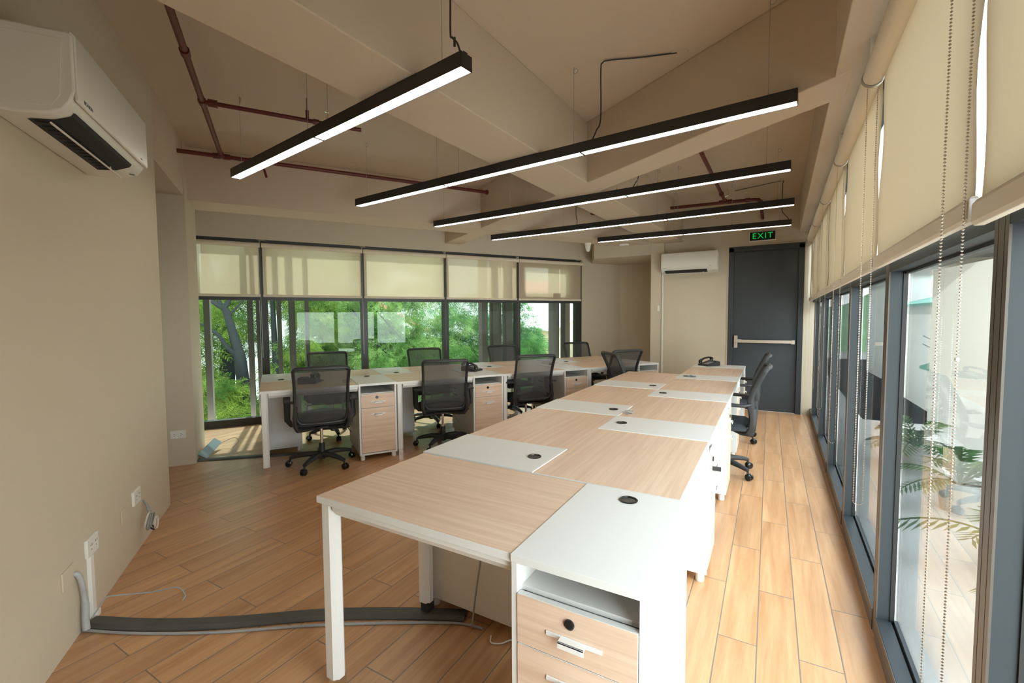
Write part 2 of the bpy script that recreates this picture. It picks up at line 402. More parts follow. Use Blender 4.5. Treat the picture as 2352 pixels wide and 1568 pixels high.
# ------------------------------------------------------------------ right windows (one per bay)
MS = [-3.15, -2.0, -0.823, 0.303, 1.466, 2.615, 3.73, 4.90, 5.34]
def right_window(i, s0, s1):
    e = struct(empty('window_%d' % i, (*RO, 0), RA))
    hm = 0.035
    mb = MB()                                           # post at the near side of the bay, with its two grooves
    mb.box(s0-hm, s0+hm, -0.045, -0.004, 0, ZB)
    mo = mb.build('mullion', 'frame', e)
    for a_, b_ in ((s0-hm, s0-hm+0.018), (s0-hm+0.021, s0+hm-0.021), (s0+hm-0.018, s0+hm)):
        MB().box(a_, b_, -0.004, 0.0005, 0, ZB).build('face_strip', 'framerefl', mo)
    MB().box(s0-hm-0.004, s0+hm+0.004, -0.060, -0.045, 0.06, ZB).build('gasket', 'gasket', e)
    a, b = s0+hm, s1-hm
    ro = MB().box(a, b, -0.05, 0, 0.0, 0.095).build('bottom_rail', 'frame', e)
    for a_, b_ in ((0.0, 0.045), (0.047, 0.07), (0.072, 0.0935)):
        MB().box(a, b, 0, 0.004, a_, b_).build('face_strip', 'framerefl', ro)
    MB().box(a, b, -0.058, -0.05, 0.0, 0.086).box(a, b, -0.072, -0.058, 0, 0.105).build('glazing_track', 'frame', e)
    MB().box(a, b, -0.05, 0, 1.565, 1.635).build('transom', 'frame', e)
    MB().box(a, b, -0.066, -0.05, 1.555, 1.645).build('transom_bead', 'frame', e)
    MB().box(a, b, -0.075, 0, 2.415, ZB).build('head_rail', 'frame', e)
    MB().box(a-0.01, b+0.01, -0.068, -0.064, 0.10, 1.56).build('lower_pane', 'glass', e)
    MB().box(a-0.01, b+0.01, -0.068, -0.064, 1.64, 2.48).build('upper_pane', 'glass', e)
for i in range(1, len(MS)-1): right_window(i, MS[i], MS[i+1])
struct(MB().box(-4.1, -2.03, -0.12, 0.0, 0, ZB).build('wall_light_blocker', 'wall', loc=(*RO, 0), rz=RA))  # unseen wall added behind the camera to keep daylight off the near drawers

# ------------------------------------------------------------------ left windows
LS = [-0.86, 0.42, 1.685, 2.915, 4.19, 5.50]
def left_window(i, s0, s1, last):
    e = struct(empty('window_%d' % i, (*WO, 0), WA))
    m = MB().box(s0-0.022, s0+0.068, 0.0, 0.09, 0, 2.40)
    if last: m.box(s1-0.10, s1+0.03, 0.0, 0.09, 0, 2.40)
    m.build('mullion', 'frameblack', e)
    a, b = s0+0.068, s1-(0.10 if last else 0.022)
    MB().box(a, b, 0.0, 0.09, 0, 0.095).build('bottom_rail', 'frameblack', e)
    MB().box(a, b, 0.0, 0.08, 1.63, 1.685).build('transom', 'frameblack', e)
    MB().box(a, b, 0.0, 0.08, 2.36, 2.415).build('head_rail', 'frameblack', e)
    MB().box(a-0.01, b+0.01, 0.045, 0.049, 0.09, 1.635).build('lower_pane', 'glassL', e)
    MB().box(a-0.01, b+0.01, 0.045, 0.049, 1.68, 2.37).build('upper_pane', 'glassL', e)
    if i == 12:                                         # hopper sash of the last window
        MB().box(a+0.1, b-0.1, 0.02, 0.044, 1.69, 1.80).box(a+0.1, b-0.1, 0.02, 0.044, 2.24, 2.35).box(a, a+0.1, 0.02, 0.044, 1.69, 2.35).box(b-0.12, b, 0.02, 0.044, 1.69, 2.35).build('sash', 'frameblack', e)
        MB().box(3.95+0.95, 3.95+1.10, -0.02, 0.02, 1.80, 1.82).build('sash_handle', 'black', e)
for i in range(5): left_window(8+i, LS[i], LS[i+1], i == 4)

# ------------------------------------------------------------------ the door
d = struct(empty('door_1', (0, 7.42, 0)))
MB().box(-0.545, -0.475, -0.012, 0.12, 0, 2.385).box(0.335, 0.40, -0.012, 0.12, 0, 2.385).box(-0.545, 0.40, -0.012, 0.12, 2.325, 2.40).build('door_frame', 'door', d, bevel=0.003)
MB().box(-0.475, 0.335, 0.03, 0.075, 0.004, 2.325).build('door_leaf', 'door', d, bevel=0.002)
MB().box(-0.556, -0.545, -0.016, 0.05, 0, 2.40).box(0.40, 0.411, -0.016, 0.05, 0, 2.40).box(-0.556, 0.411, -0.016, 0.05, 2.40, 2.41).build('door_trim', 'wall', d)
pb = MB().box(-0.455, -0.41, -0.05, 0.03, 0.92, 1.10).box(-0.455, -0.36, -0.055, 0.0, 0.995, 1.045)
pb.build('latch_case', 'steel', d, bevel=0.003)
MB().box(-0.36, 0.30, -0.06, -0.03, 0.995, 1.04).box(0.265, 0.31, -0.062, 0.03, 0.985, 1.045).box(-0.40, 0.30, -0.028, 0.028, 1.0, 1.034).build('push_bar', 'steel', d, bevel=0.004)
MB().cyl((-0.47, 0.02, 0.93), (-0.47, 0.02, 1.09), 0.012, 10).build('latch_bolt', 'black', d)

# ------------------------------------------------------------------ desks and pedestals
L_, P_, S_ = 0.832, 0.362, 1.196
T_ = 0.75
def make_desk(D, L):
    """desk standing on legs at its local x=0 end, the other end on its pedestal; front edge on y=0"""
    e = empty('desk')
    top = MB().box(0, L-0.002, 0, D-0.002, T_-0.025, T_-0.0008)
    top.build('edge_band', 'whitemetal', e, bevel=0.0015)
    MB().box(0.0025, L-0.0045, 0.0025, D-0.0045, T_-0.004, T_).build('tabletop', 'oak', e)
    fr = MB()
    fr.profile([(0.012, T_-0.026), (0.012, T_-0.045), (0.03, T_-0.068), (0.052, T_-0.068), (0.052, T_-0.026)], 0.07, L-0.004)
    fr.box(0.07, L-0.004, D-0.05, D-0.015, T_-0.066, T_-0.026)
    fr.box(0.012, 0.055, 0.07, D-0.07, T_-0.066, T_-0.026)
    fr.build('frame', 'whitemetal', e)
    for y in (0.012, D-0.066):
        lg = MB()
        x0, x1, y0, y1 = 0.010, 0.064, y, y+0.054
        c = 0.015
        def ring(z, k=0.0):
            X0, X1, Y0, Y1 = x0+k, x1-k*0.3, y0+k, y1-k*0.3
            return [(X0, Y0+c, z), (X0+c*0.2, Y0, z), (X1-c, Y0, z), (X1, Y0+c, z), (X1, Y1-c, z), (X1-c, Y1, z), (X0, Y1, z)]
        rings = [[lg.bm.verts.new(p) for p in ring(z)] for z in (0.062, T_-0.026)]
        for A, B in zip(rings, rings[1:]):
            for k in range(7): lg.bm.faces.new((A[k], A[(k+1) % 7], B[(k+1) % 7], B[k]))
        lg.bm.faces.new(rings[0][::-1]); lg.bm.faces.new(rings[1])
        lo = lg.build('leg', 'whitemetal', e)
        MB().box(x0+0.006, x1-0.004, y0+0.006, y1-0.004, 0.0, 0.064).build('foot_cap', 'chrome' if y < 0.1 else 'black', lo)
    return e
def make_pedestal(D, P):
    """cabinet, fronts on y=0, x from 0 to P"""
    e = empty('pedestal_cabinet')
    t = 0.018; z0, z1 = 0.05, T_+0.003
    b = MB().box(0, t, 0, D-0.002, z0, z1-0.022).box(P-t, P, 0, D-0.002, z0, z1-0.022).box(t, P-t, 0.002, D-0.004, z0, z0+t)
    b.box(t, P-t, D-0.02, D-0.004, z0+t, z1-0.022).box(t, P-t, 0.03, D-0.02, 0.642, 0.656)
    b.build('carcass', 'white', e, bevel=0.0008, seg=1)
    MB().box(-0.001, P+0.001, -0.003, D-0.001, z1-0.022, z1).build('top_panel', 'white', e, bevel=0.0015)
    for k, (a, c) in enumerate(((0.515, 0.650), (0.074, 0.512))):
        dr = MB().box(t+0.002, P-t-0.002, -0.002, 0.0155, a, c)
        dr.box(t+0.008, P-t-0.008, 0.0155, D*0.8, a+0.02, c-0.015)
        do = dr.build('drawer', 'white', e)
        MB().box(t+0.0022, P-t-0.0022, -0.0035, -0.0015, a+0.0005, c-0.0015).build('drawer_front', 'oakfront', do)
        zc = (a+0.028) if k == 0 else (c-0.05)
        if k == 1: zc = c-0.06
        else: zc = a+0.058
        h = MB().box(P/2-0.075, P/2+0.075, -0.0065, -0.0035, zc-0.006, zc+0.006)
        h.box(P/2-0.035, P/2+0.035, -0.026, -0.004, zc-0.002, zc+0.003).box(P/2-0.035, P/2+0.035, -0.026, -0.022, zc-0.014, zc+0.003)
        h.build('handle', 'whitemetal', do, bevel=0.001)
        if k == 0:
            MB().lathe([(0.001, 0), (0.0135, 0), (0.0135, 0.004), (0.010, 0.006), (0.001, 0.006)], n=20).build('lock', 'blackgloss', do, loc=(P/2-0.01, -0.0035, a+0.10)).rotation_euler = (R_(90), 0, 0)
    g = MB().lathe([(0.001, 0.0), (0.031, 0.0), (0.032, 0.003), (0.030, 0.0045), (0.0255, 0.003), (0.025, 0.0008), (0.001, 0.0006)], n=28)
    g.build('grommet', 'blackgloss', e, loc=(P/2, D-0.085, z1), smooth=True)
    for k in range(5): MB().box(-0.001, 0.004, D-0.16, D-0.05, 0.24+0.075*k, 0.248+0.075*k).build('vent_slot', 'hole', e)
    for x in (0.03, P-0.03):
        for y in (0.035, D-0.04):
            MB().lathe([(0.02, 0), (0.022, 0.004), (0.022, 0.05), (0.0, 0.05)], n=16).build('foot', 'whitemetal', e, loc=(x, y, 0))
    return e

DM = 0.585      # depth of the centre bench, one side
DW = 0.665      # depth of the window bench, one side
XL, XS, XR, Y1 = -1.418, -0.842, -0.256, 1.615
gd, gp = 'oak-topped white desks', 'white pedestal cabinets with oak drawer fronts'
ORD = ['nearest', 'second', 'third', 'farthest']
desk0 = make_desk(DM, L_); ped0 = make_pedestal(DM, P_)
tag(desk0, '', 'desk', gd); tag(ped0, '', 'cabinet', gp)
# end unit facing the camera
place_copy(desk0, False, (-1.408, 1.022, 0), 0, 'oak-topped white desk nearest the camera, across the end of the centre bench', gd)
place_copy(ped0, False, (-0.592, 1.018, 0), 0, 'white cabinet nearest the camera, with open shelf and dark cable hole in its top', gp)
for k in range(3):                                    # side towards the room
    y = Y1+k*S_
    o = place_copy(ped0, True, (XL, y+P_, 0), -PI/2, 'white cabinet on the room side of the centre bench, %s of the three white tops' % ['nearest', 'middle', 'farthest'][k], gp)
    o = place_copy(desk0, True, (XL, y+S_-0.002, 0), -PI/2, 'oak desk on the room side of the centre bench, %s of that side\'s three' % ['nearest', 'middle', 'farthest'][k], gd)
for k in range(4):                                    # side towards the aisle
    y = Y1+k*S_
    place_copy(desk0, True, (XR, y, 0), PI/2, 'oak desk on the aisle side of the centre bench, %s of that side\'s four' % ORD[k], gd)
    place_copy(ped0, True, (XR, y+L_, 0), PI/2, 'white cabinet on the aisle side of the centre bench, %s of that side\'s four' % ORD[k], gp)
UA = R_(57.8)
AO = at((-3.885, 2.285), UA, 0, -0.03)
desk1 = make_desk(DW, L_); ped1 = make_pedestal(DW, P_)
tag(desk1, '', 'desk', gd); tag(ped1, '', 'cabinet', gp)
LR = ['leftmost', 'second from left', 'third from left', 'rightmost']
for k in range(4):
    p = at(AO, UA, k*S_, 0)
    place_copy(desk1, k > 0, (*p, 0), UA, 'oak desk on the near side of the window bench, %s of four' % LR[k], gd)
    p = at(AO, UA, k*S_+L_, 0)
    place_copy(ped1, k > 0, (*p, 0), UA, 'white cabinet on the near side of the window bench, %s of four' % LR[k], gp)
    p = at(AO, UA, (k+1)*S_-0.002, 2*DW)
    place_copy(desk1, True, (*p, 0), UA+PI, 'oak desk on the far side of the window bench, %s of four' % LR[k], gd)
    p = at(AO, UA, k*S_+P_-0.002, 2*DW)
    place_copy(ped1, True, (*p, 0), UA+PI, 'white cabinet on the far side of the window bench, %s of four' % LR[k], gp)

# ------------------------------------------------------------------ office chairs
def make_chair():
    e = empty('office_chair')
    tag(e, '', 'chair', 'black mesh office chairs')
    MB().lathe([(0.0, 0.06), (0.028, 0.06), (0.042, 0.075), (0.042, 0.11), (0.028, 0.125), (0.026, 0.21), (0.0, 0.21)], n=20).build('hub', 'black', e, smooth=True)
    MB().cyl((0, 0, 0.20), (0, 0, 0.40), 0.0135, 16).build('gas_lift', 'chrome', e, smooth=True)
    for k in range(5):
        a = 2*PI*k/5+0.35; c, s = math.cos(a), math.sin(a)
        pts = [(c*r, s*r, z) for r, z in ((0.03, 0.105), (0.12, 0.112), (0.22, 0.098), (0.285, 0.082))]
        lg = MB().tube(pts, [0.036, 0.030, 0.024, 0.018], 8, flat=(1.0, 0.85))
        lg.cyl((c*0.285, s*0.285, 0.045), (c*0.285, s*0.285, 0.078), 0.009, 8)
        lo = lg.build('leg', 'black', e, smooth=True)
        w = MB(); ax = Vector((-s, c, 0)); ce = Vector((c*0.285+c*0.012, s*0.285+s*0.012, 0.028))
        w.tube([ce-ax*0.026, ce-ax*0.020, ce-ax*0.004], [0.020, 0.028, 0.028], 16)
        w.tube([ce+ax*0.004, ce+ax*0.020, ce+ax*0.026], [0.028, 0.028, 0.020], 16)
        w.tube([ce-ax*0.006+Vector((0, 0, 0.004)), ce+ax*0.006+Vector((0, 0, 0.004))], 0.018, 10)
        w.build('caster', 'blackgloss', lo, smooth=True)
    MB().box(-0.09, 0.09, -0.11, 0.10, 0.385, 0.42).box(-0.05, 0.05, -0.2, -0.1, 0.39, 0.41).build('tilt_mechanism', 'black', e, bevel=0.01)
    MB().tube([(0.08, 0.02, 0.40), (0.2, 0.02, 0.392), (0.27, 0.01, 0.385)], 0.005, 6).box(0.25, 0.285, -0.006, 0.026, 0.378, 0.392).build('lever', 'black', e)
    st = MB()
    def seatp(u, v, top):
        x = (u-0.5)*2; y = (v-0.5)*2
        sq = 0.245*(1-0.05*max(0, -y)); X = x*sq; Y = y*0.235+0.01
        k = max(abs(x), abs(y)); edge = max(0, (k-0.72)/0.28)**2
        cx = max(0, abs(x)-0.86)/0.14; cyy = max(0, abs(y)-0.86)/0.14
        X *= 1-0.02*cyy; Y *= 1-0.02*cx
        z = (0.478-0.024*edge-0.02*max(0, y-0.5)) if top else (0.415+0.012*edge)
        return (X, Y, z)
    n = 14
    tg = [[st.bm.verts.new(seatp(i/n, j/n, True)) for j in range(n+1)] for i in range(n+1)]
    bg = [[st.bm.verts.new(seatp(i/n, j/n, False)) for j in range(n+1)] for i in range(n+1)]
    for i in range(n):
        for j in range(n):
            st.bm.faces.new((tg[i][j], tg[i+1][j], tg[i+1][j+1], tg[i][j+1])); st.bm.faces.new((bg[i][j], bg[i][j+1], bg[i+1][j+1], bg[i+1][j]))
    for i in range(n):
        for (A, B) in (((i, 0), (i+1, 0)), ((i, n), (i+1, n)), ((0, i), (0, i+1)), ((n, i), (n, i+1))):
            st.bm.faces.new((tg[A[0]][A[1]], tg[B[0]][B[1]], bg[B[0]][B[1]], bg[A[0]][A[1]]))
    st.build('seat', 'seat', e, bevel=0.006, smooth=True)
    # side profile of the back: y as a function of z
    PR = [(0.43, -0.20), (0.47, -0.235), (0.53, -0.256), (0.60, -0.246), (0.67, -0.236), (0.75, -0.258), (0.85, -0.302), (0.95, -0.352)]
    def py(z):
        for (a, b), (c, d_) in zip(PR, PR[1:]):
            if z <= c: return b+(d_-b)*max(0, (z-a))/(c-a)
        return PR[-1][1]
    W2 = lambda z: 0.214+0.006*math.sin((z-0.45)*6)+0.012*max(0, (z-0.8)/0.15)-0.02*max(0, (0.56-z)/0.1)
    bow = lambda x: -0.030*(1-(x/0.23)**2)            # wraps gently backwards in the middle
    path = []
    zt, zb_, rc = 0.958, 0.462, 0.03
    for z in np.linspace(zb_+rc, zt-rc, 12): path.append((W2(z), z))
    for a in (15, 45, 75): path.append((W2(zt)-rc+rc*math.cos(R_(a)), zt-rc+rc*math.sin(R_(a))))
    for x in np.linspace(W2(zt)-rc, -(W2(zt)-rc), 9): path.append((x, zt+0.004*(1-(x/0.2)**2)))
    for a in (105, 135, 165): path.append((-(W2(zt)-rc)+rc*math.cos(R_(a)), zt-rc+rc*math.sin(R_(a))))
    for z in np.linspace(zt-rc, zb_+rc, 12): path.append((-W2(z), z))
    for a in (195, 225, 255): path.append((-(W2(zb_)-rc)+rc*math.cos(R_(a)), zb_+rc+rc*math.sin(R_(a))))
    for x in np.linspace(-(W2(zb_)-rc), W2(zb_)-rc, 9): path.append((x, zb_-0.006*(1-(x/0.2)**2)))
    for a in (285, 315, 345): path.append((W2(zb_)-rc+rc*math.cos(R_(a)), zb_+rc+rc*math.sin(R_(a))))
    pts = [(x, py(z)+bow(x), z) for x, z in path]
    fm = MB().tube(pts, 0.0175, 8, closed=True, flat=(1.2, 0.8))
    for sx in (-1, 1):                                 # the lower side rails that carry the back
        fm.tube([(sx*0.216, -0.262, 0.62), (sx*0.226, -0.268, 0.52), (sx*0.222, -0.262, 0.45), (sx*0.205, -0.235, 0.405), (sx*0.15, -0.18, 0.395), (sx*0.05, -0.12, 0.395)], 0.024, 8, flat=(1.2, 0.8))
    fm.build('back_frame', 'black', e, smooth=True)
    def bp(u, v):
        z = zb_+0.005+(zt-zb_-0.01)*v; x = (u-0.5)*2*(W2(z)-0.004)
        return (x, py(z)+bow(x)+0.003, z)
    MB().grid(bp, 12, 18).build('back_mesh', 'mesh', e, smooth=True)
    MB().grid(lambda u, v: ((u-0.5)*0.40, py(0.53+0.07*v)+bow((u-0.5)*0.4)-0.012, 0.515+0.05*v+0.03*(1-(2*u-1)**2)), 12, 3).build('lumbar_band', 'mesh', e, smooth=True)
    for sx in (-1, 1):
        X = sx*0.285
        ar = MB().tube([(sx*0.225, -0.245, 0.655), (X, -0.20, 0.650), (X, -0.10, 0.652), (X, 0.0, 0.664), (X, 0.04, 0.655), (X, 0.055, 0.62), (X, 0.03, 0.54), (X, -0.02, 0.46), (sx*0.255, -0.04, 0.42), (sx*0.15, -0.03, 0.402)],
                       [0.016, 0.021, 0.023, 0.023, 0.023, 0.022, 0.021, 0.020, 0.018, 0.015], 8, flat=(1.3, 0.7))
        ar.build('armrest', 'black', e, smooth=True)
    return e
ch0 = make_chair()
def chair(used, p, rz, label): return place_copy(ch0, used, (p[0], p[1], 0), rz, label)
rowp = lambda s, t: at((-3.885, 2.285), UA, s, t)
chair(False, rowp(0.50, 0.05), UA+R_(-2), 'black mesh chair with its back to us at the left end of the window bench')
chair(True, rowp(1.72, 0.10), UA+R_(-13), 'black mesh chair between the two leftmost near-side cabinets of the window bench')
chair(True, rowp(2.77, 0.12), UA+R_(-10), 'black mesh chair with a bright reflection behind its back, third along the window bench')
chair(True, rowp(4.08, 0.14), UA+R_(-3), 'black mesh chair turned in at the far end of the window bench')
chair(True, (-1.36, 5.36), R_(-50), 'dark mesh chair rising behind the far left corner of the centre bench')
chair(True, rowp(0.72, 1.14), UA+PI+R_(2), 'black mesh chair beyond the window bench, left of the other window-side chairs')
chair(True, rowp(1.93, 1.16), UA+PI+R_(-3), 'black mesh chair beyond the window bench, in front of the third window')
chair(True, rowp(3.12, 1.14), UA+PI+R_(-3), 'black mesh chair beyond the window bench, in front of the fourth window')
chair(True, rowp(4.47, 1.16), UA+PI+R_(-6), 'black mesh chair beyond the window bench, beside the last window frame')
chair(True, (-0.37, 4.38), R_(90), 'black mesh chair on the aisle side of the centre bench, nearer of two')
chair(True, (-0.37, 5.62), R_(90), 'black mesh chair on the aisle side of the centre bench, nearer the door')

# ------------------------------------------------------------------ ceiling lights
def light(name_label, a, b, n, cuts):
    a = Vector((*a, 0)); b = Vector((*b, 0)); L = (b-a).length; ang = math.atan2(b.y-a.y, b.x-a.x)
    e = empty('linear_light', (a.x, a.y, 2.47), ang, name_label, 'ceiling light', 'black linear LED lights')
    w, h = 0.035, 0.066
    MB().box(0, L, -w, -w+0.003, 0, h).box(0, L, w-0.003, w, 0, h).box(0, L, -w, w, h-0.003, h).build('housing', 'blackmetal', e)
    for x0, x1 in ((0, 0.003), (L-0.003, L)):
        MB().box(x0, x1, -w, w, 0, h).box(x0, x1, -w*0.5, w*0.2, h, h+0.006).build('end_cap', 'blackmetal', e)
    ed = [0.0]+cuts+[L]
    for x0, x1 in zip(ed, ed[1:]):
        MB().box(x0+0.004, x1-0.004, -w+0.004, w-0.004, 0.003, 0.006).build('diffuser', 'lamp', e)
    for c in cuts:
        MB().box(c-0.006, c+0.006, -w-0.001, w+0.001, -0.0005, h+0.001).build('joint', 'blackmetal', e)
    return e, ang
def wires(e, xs):
    for x in xs:
        w = MB().cyl((x, 0, 0.066), (x, 0, ZS-2.47), 0.0016, 5)
        w.lathe([(0.0, 0.066), (0.006, 0.066), (0.005, 0.085), (0.0, 0.085)], (x, 0, 0), 8)
        w.build('suspension_wire', 'grey', e)
        a = [(x+0.014+0.016*math.cos(t), 0, ZS-2.47-0.03+0.016*math.sin(t)) for t in np.linspace(0, 2*PI, 13)[:-1]]
        MB().tube(a, 0.0022, 5, closed=True).build('wire_loop', 'grey', e)
lt, _ = light('two-section ceiling light nearest the camera, above the leftmost desks', (-3.60, 1.995), (-1.172, 1.655), 2, [1.224]); wires(lt, [0.12, 1.10, 1.33, 2.30])
lt, _ = light('three-section ceiling light, second from the camera', (-3.49, 3.09), (0.10, 2.77), 3, [1.16, 2.395]); wires(lt, [0.14, 1.06, 1.30, 2.33, 3.47])
lt, _ = light('three-section ceiling light, third from the camera', (-3.49, 4.25), (0.112, 3.99), 3, [1.19, 2.355]); wires(lt, [0.14, 1.08, 1.27, 2.45, 2.26, 3.45])
lt, _ = light('three-section ceiling light, fourth from the camera', (-3.41, 5.39), (0.185, 5.25), 3, [1.23, 2.39]); wires(lt, [1.10, 2.28, 2.50, 3.45])
lt, _ = light('farthest ceiling light, two sections, in front of the exit sign', (-2.194, 6.36), (0.20, 6.39), 2, [1.17]); wires(lt, [1.05, 1.75, 2.27])

def smooth_path(p, n=8):
    """Catmull-Rom through the points"""
    P = [Vector(q) for q in p]; P = [P[0]*2-P[1]]+P+[P[-1]*2-P[-2]]; out = []
    for i in range(1, len(P)-2):
        for k in range(n):
            t = k/n
            out.append(0.5*((2*P[i])+(-P[i-1]+P[i+1])*t+(2*P[i-1]-5*P[i]+4*P[i+1]-P[i+2])*t*t+(-P[i-1]+3*P[i]-3*P[i+1]+P[i+2])*t**3))
    out.append(P[-2]); return out
def cable(name, pts, r, mat, label, cat, n=8, group=None, seg=7):
    return tag(MB().tube(smooth_path(pts, n), r, seg).build(name, mat, smooth=True), label, cat, group)
c1 = cable('power_cable', [(-1.262, 1.665, 3.05), (-1.262, 1.665, 2.85), (-1.265, 1.665, 2.66), (-1.255, 1.665, 2.635), (-1.225, 1.66, 2.60), (-1.21, 1.66, 2.56), (-1.205, 1.66, 2.534)], 0.0045, 'black',
      'black power cable dropping to the right end of the nearest ceiling light', 'cable', group='black light cables')
MB().box(-0.004, 0.004, -0.004, 0.004, -0.02, 0.02).build('cable_tie', 'black', c1, loc=(-1.245, 1.668, 2.615))
cable('power_cable', [(-1.04, 2.87, 2.534), (-1.01, 2.875, 2.60), (-0.985, 2.89, 2.68), (-0.985, 2.89, 2.98), (-0.975, 2.895, 3.03), (-0.93, 2.91, 3.041), (-0.75, 2.98, 3.041), (-0.545, 3.05, 3.044)], 0.0045, 'black',
      'black power cable arching from the slab to the second ceiling light', 'cable', group='black light cables')
cable('power_cable', [(-1.10, 4.09, 2.534), (-1.07, 4.09, 2.58), (-1.04, 4.09, 2.66), (-1.04, 4.09, 3.049)], 0.004, 'black',
      'short black power cable above the third ceiling light', 'cable', group='black light cables')
cable('power_cable', [(-2.12, 5.33, 2.534), (-2.115, 5.33, 2.60), (-2.13, 5.33, 2.66), (-2.13, 5.33, 3.049)], 0.004, 'black',
      'black power cable dropping to the left part of the fourth ceiling light', 'cable', group='black light cables')
cable('power_cable', [(-0.44, 6.72, 3.043), (-0.2, 6.62, 3.04), (0.085, 6.50, 3.035), (0.10, 6.48, 2.98), (0.10, 6.46, 2.70), (0.11, 6.44, 2.64), (0.16, 6.42, 2.57), (0.17, 6.40, 2.534)], 0.004, 'black',
      'black power cable hanging to the right end of the farthest ceiling light', 'cable', group='black light cables')
for (x, y, lab) in ((-0.53, 3.06, 'round blank cover plate on the slab where the near black cable ends'), (-0.50, 5.72, 'round blank cover plate on the slab beside the far red pipe')):
    tag(MB().lathe([(0.0, -0.005), (0.05, -0.005), (0.053, 0.0), (0, 0)], (x, y, ZS), 28).build('ceiling_cover_plate', 'ceil'), lab, 'cover plate', 'ceiling cover plates')

# ------------------------------------------------------------------ sprinkler pipes
def ring_fit(mb, p, d, r, w=0.03):
    p = Vector(p); d = Vector(d).normalized(); mb.tube([p-d*w, p+d*w], r, 14)
pz = 2.885
def fitting(p, dd, r, w): m_ = MB(); ring_fit(m_, p, dd, r, w); m_.build('pipe_fitting', 'red', e, smooth=True)
uv = Vector((math.cos(R_(57.4)), math.sin(R_(57.4)), 0)); vv = Vector((-uv.y, uv.x, 0))
e = empty('sprinkler_pipe', (-4.42, 2.33, pz), 0, 'dark red sprinkler pipe run under the slab on the left', 'pipe', 'red sprinkler pipes')
o = Vector((0, 0, 0)); r0 = 0.019
MB().tube([o-uv*0.36, o+uv*2.70], r0, 14).build('main_pipe', 'red', e, smooth=True)
MB().tube([o, o-vv*2.45], r0, 14).build('branch_pipe', 'red', e, smooth=True)
j2 = -vv*1.18; j3 = -vv*1.83
MB().tube([j2, j2+uv*1.05], r0*0.8, 14).build('drop_pipe', 'red', e, smooth=True)
for p, dd in ((o-uv*0.04, uv), (o+uv*0.04, uv), (o-vv*0.05, vv), (j2, vv), (j2+uv*0.06, uv), (j3, vv), (o+uv*0.25, uv)): fitting(p, dd, r0*1.35, 0.028)
fitting(j2+uv*0.72, uv, r0*1.1, 0.02); fitting(o+uv*2.68, uv, 0.028, 0.012)
MB().tube([j2+uv*0.66, j2+uv*0.66+Vector((0, 0, 0.075))], 0.012, 10).tube([j2+uv*0.66, j2+uv*0.66+Vector((0, 0, ZS-pz))], 0.004, 8).build('hanger_rod', 'red', e)
MB().tube([o+uv*0.33, o+uv*0.33+Vector((0, 0, -0.02)), o+uv*0.36+Vector((0, 0, -0.14))], 0.011, 10).build('hanger_rod', 'red', e)
sh = MB(); sp_ = j2+uv*0.80
sh.tube([sp_, sp_+Vector((0, 0, 0.045))], 0.008, 10).tube([sp_+Vector((0.012*math.cos(t), 0, 0.045+0.02+0.02*math.sin(t))) for t in np.linspace(0, 2*PI, 13)[:-1]], 0.002, 5, closed=True)
sh.lathe([(0, 0.088), (0.016, 0.088), (0.016, 0.091), (0, 0.091)], tuple(sp_), 12)
sh.build('sprinkler_head', 'chrome', e)
e = empty('sprinkler_pipe', (-0.545, 6.66, 2.90), 0, 'red sprinkler pipe run under the slab near the exit door', 'pipe', 'red sprinkler pipes')
MB().tube([(0, 0, 0), (-0.05, -2.75, 0)], r0, 14).build('branch_pipe', 'red', e, smooth=True)
MB().tube([(-0.72, -0.03, 0), (0.30, 0.06, 0)], r0*1.15, 14).build('main_pipe', 'red', e, smooth=True)
MB().tube(smooth_path([(0.28, 0.055, 0), (0.36, 0.075, -0.003), (0.40, 0.14, -0.02), (0.425, 0.76, -0.12)], 6), r0*1.15, 14).build('drop_pipe', 'red', e, smooth=True)
for p, dd in (((-0.05, 0, 0), (1, 0.1, 0)), ((0.05, 0.01, 0), (1, 0.1, 0)), ((0, -0.06, 0), (0, 1, 0)), ((-0.01, -0.45, 0), (0, 1, 0)), ((0.26, 0.05, 0), (1, 0.1, 0)), ((0.405, 0.17, -0.02), (0, 1, -0.1))): fitting(p, dd, r0*1.5, 0.028)
sh = MB().tube([(0.05, -0.25, 0), (0.05, -0.25, 0.10)], 0.005, 8).lathe([(0, 0.10), (0.016, 0.10), (0.016, 0.103), (0, 0.103)], (0.05, -0.25, 0), 12).tube([(-0.01, -0.25, 0), (0.05, -0.25, 0.02)], 0.007, 8)
sh.build('sprinkler_head', 'chrome', e)
tag(MB().tube([(-2.52, 6.30, 2.90), (-2.20, 6.45, 2.90)], 0.016, 12).build('sprinkler_pipe', 'red', smooth=True), 'short stub of red pipe above the fourth ceiling light', 'pipe', 'red sprinkler pipes')

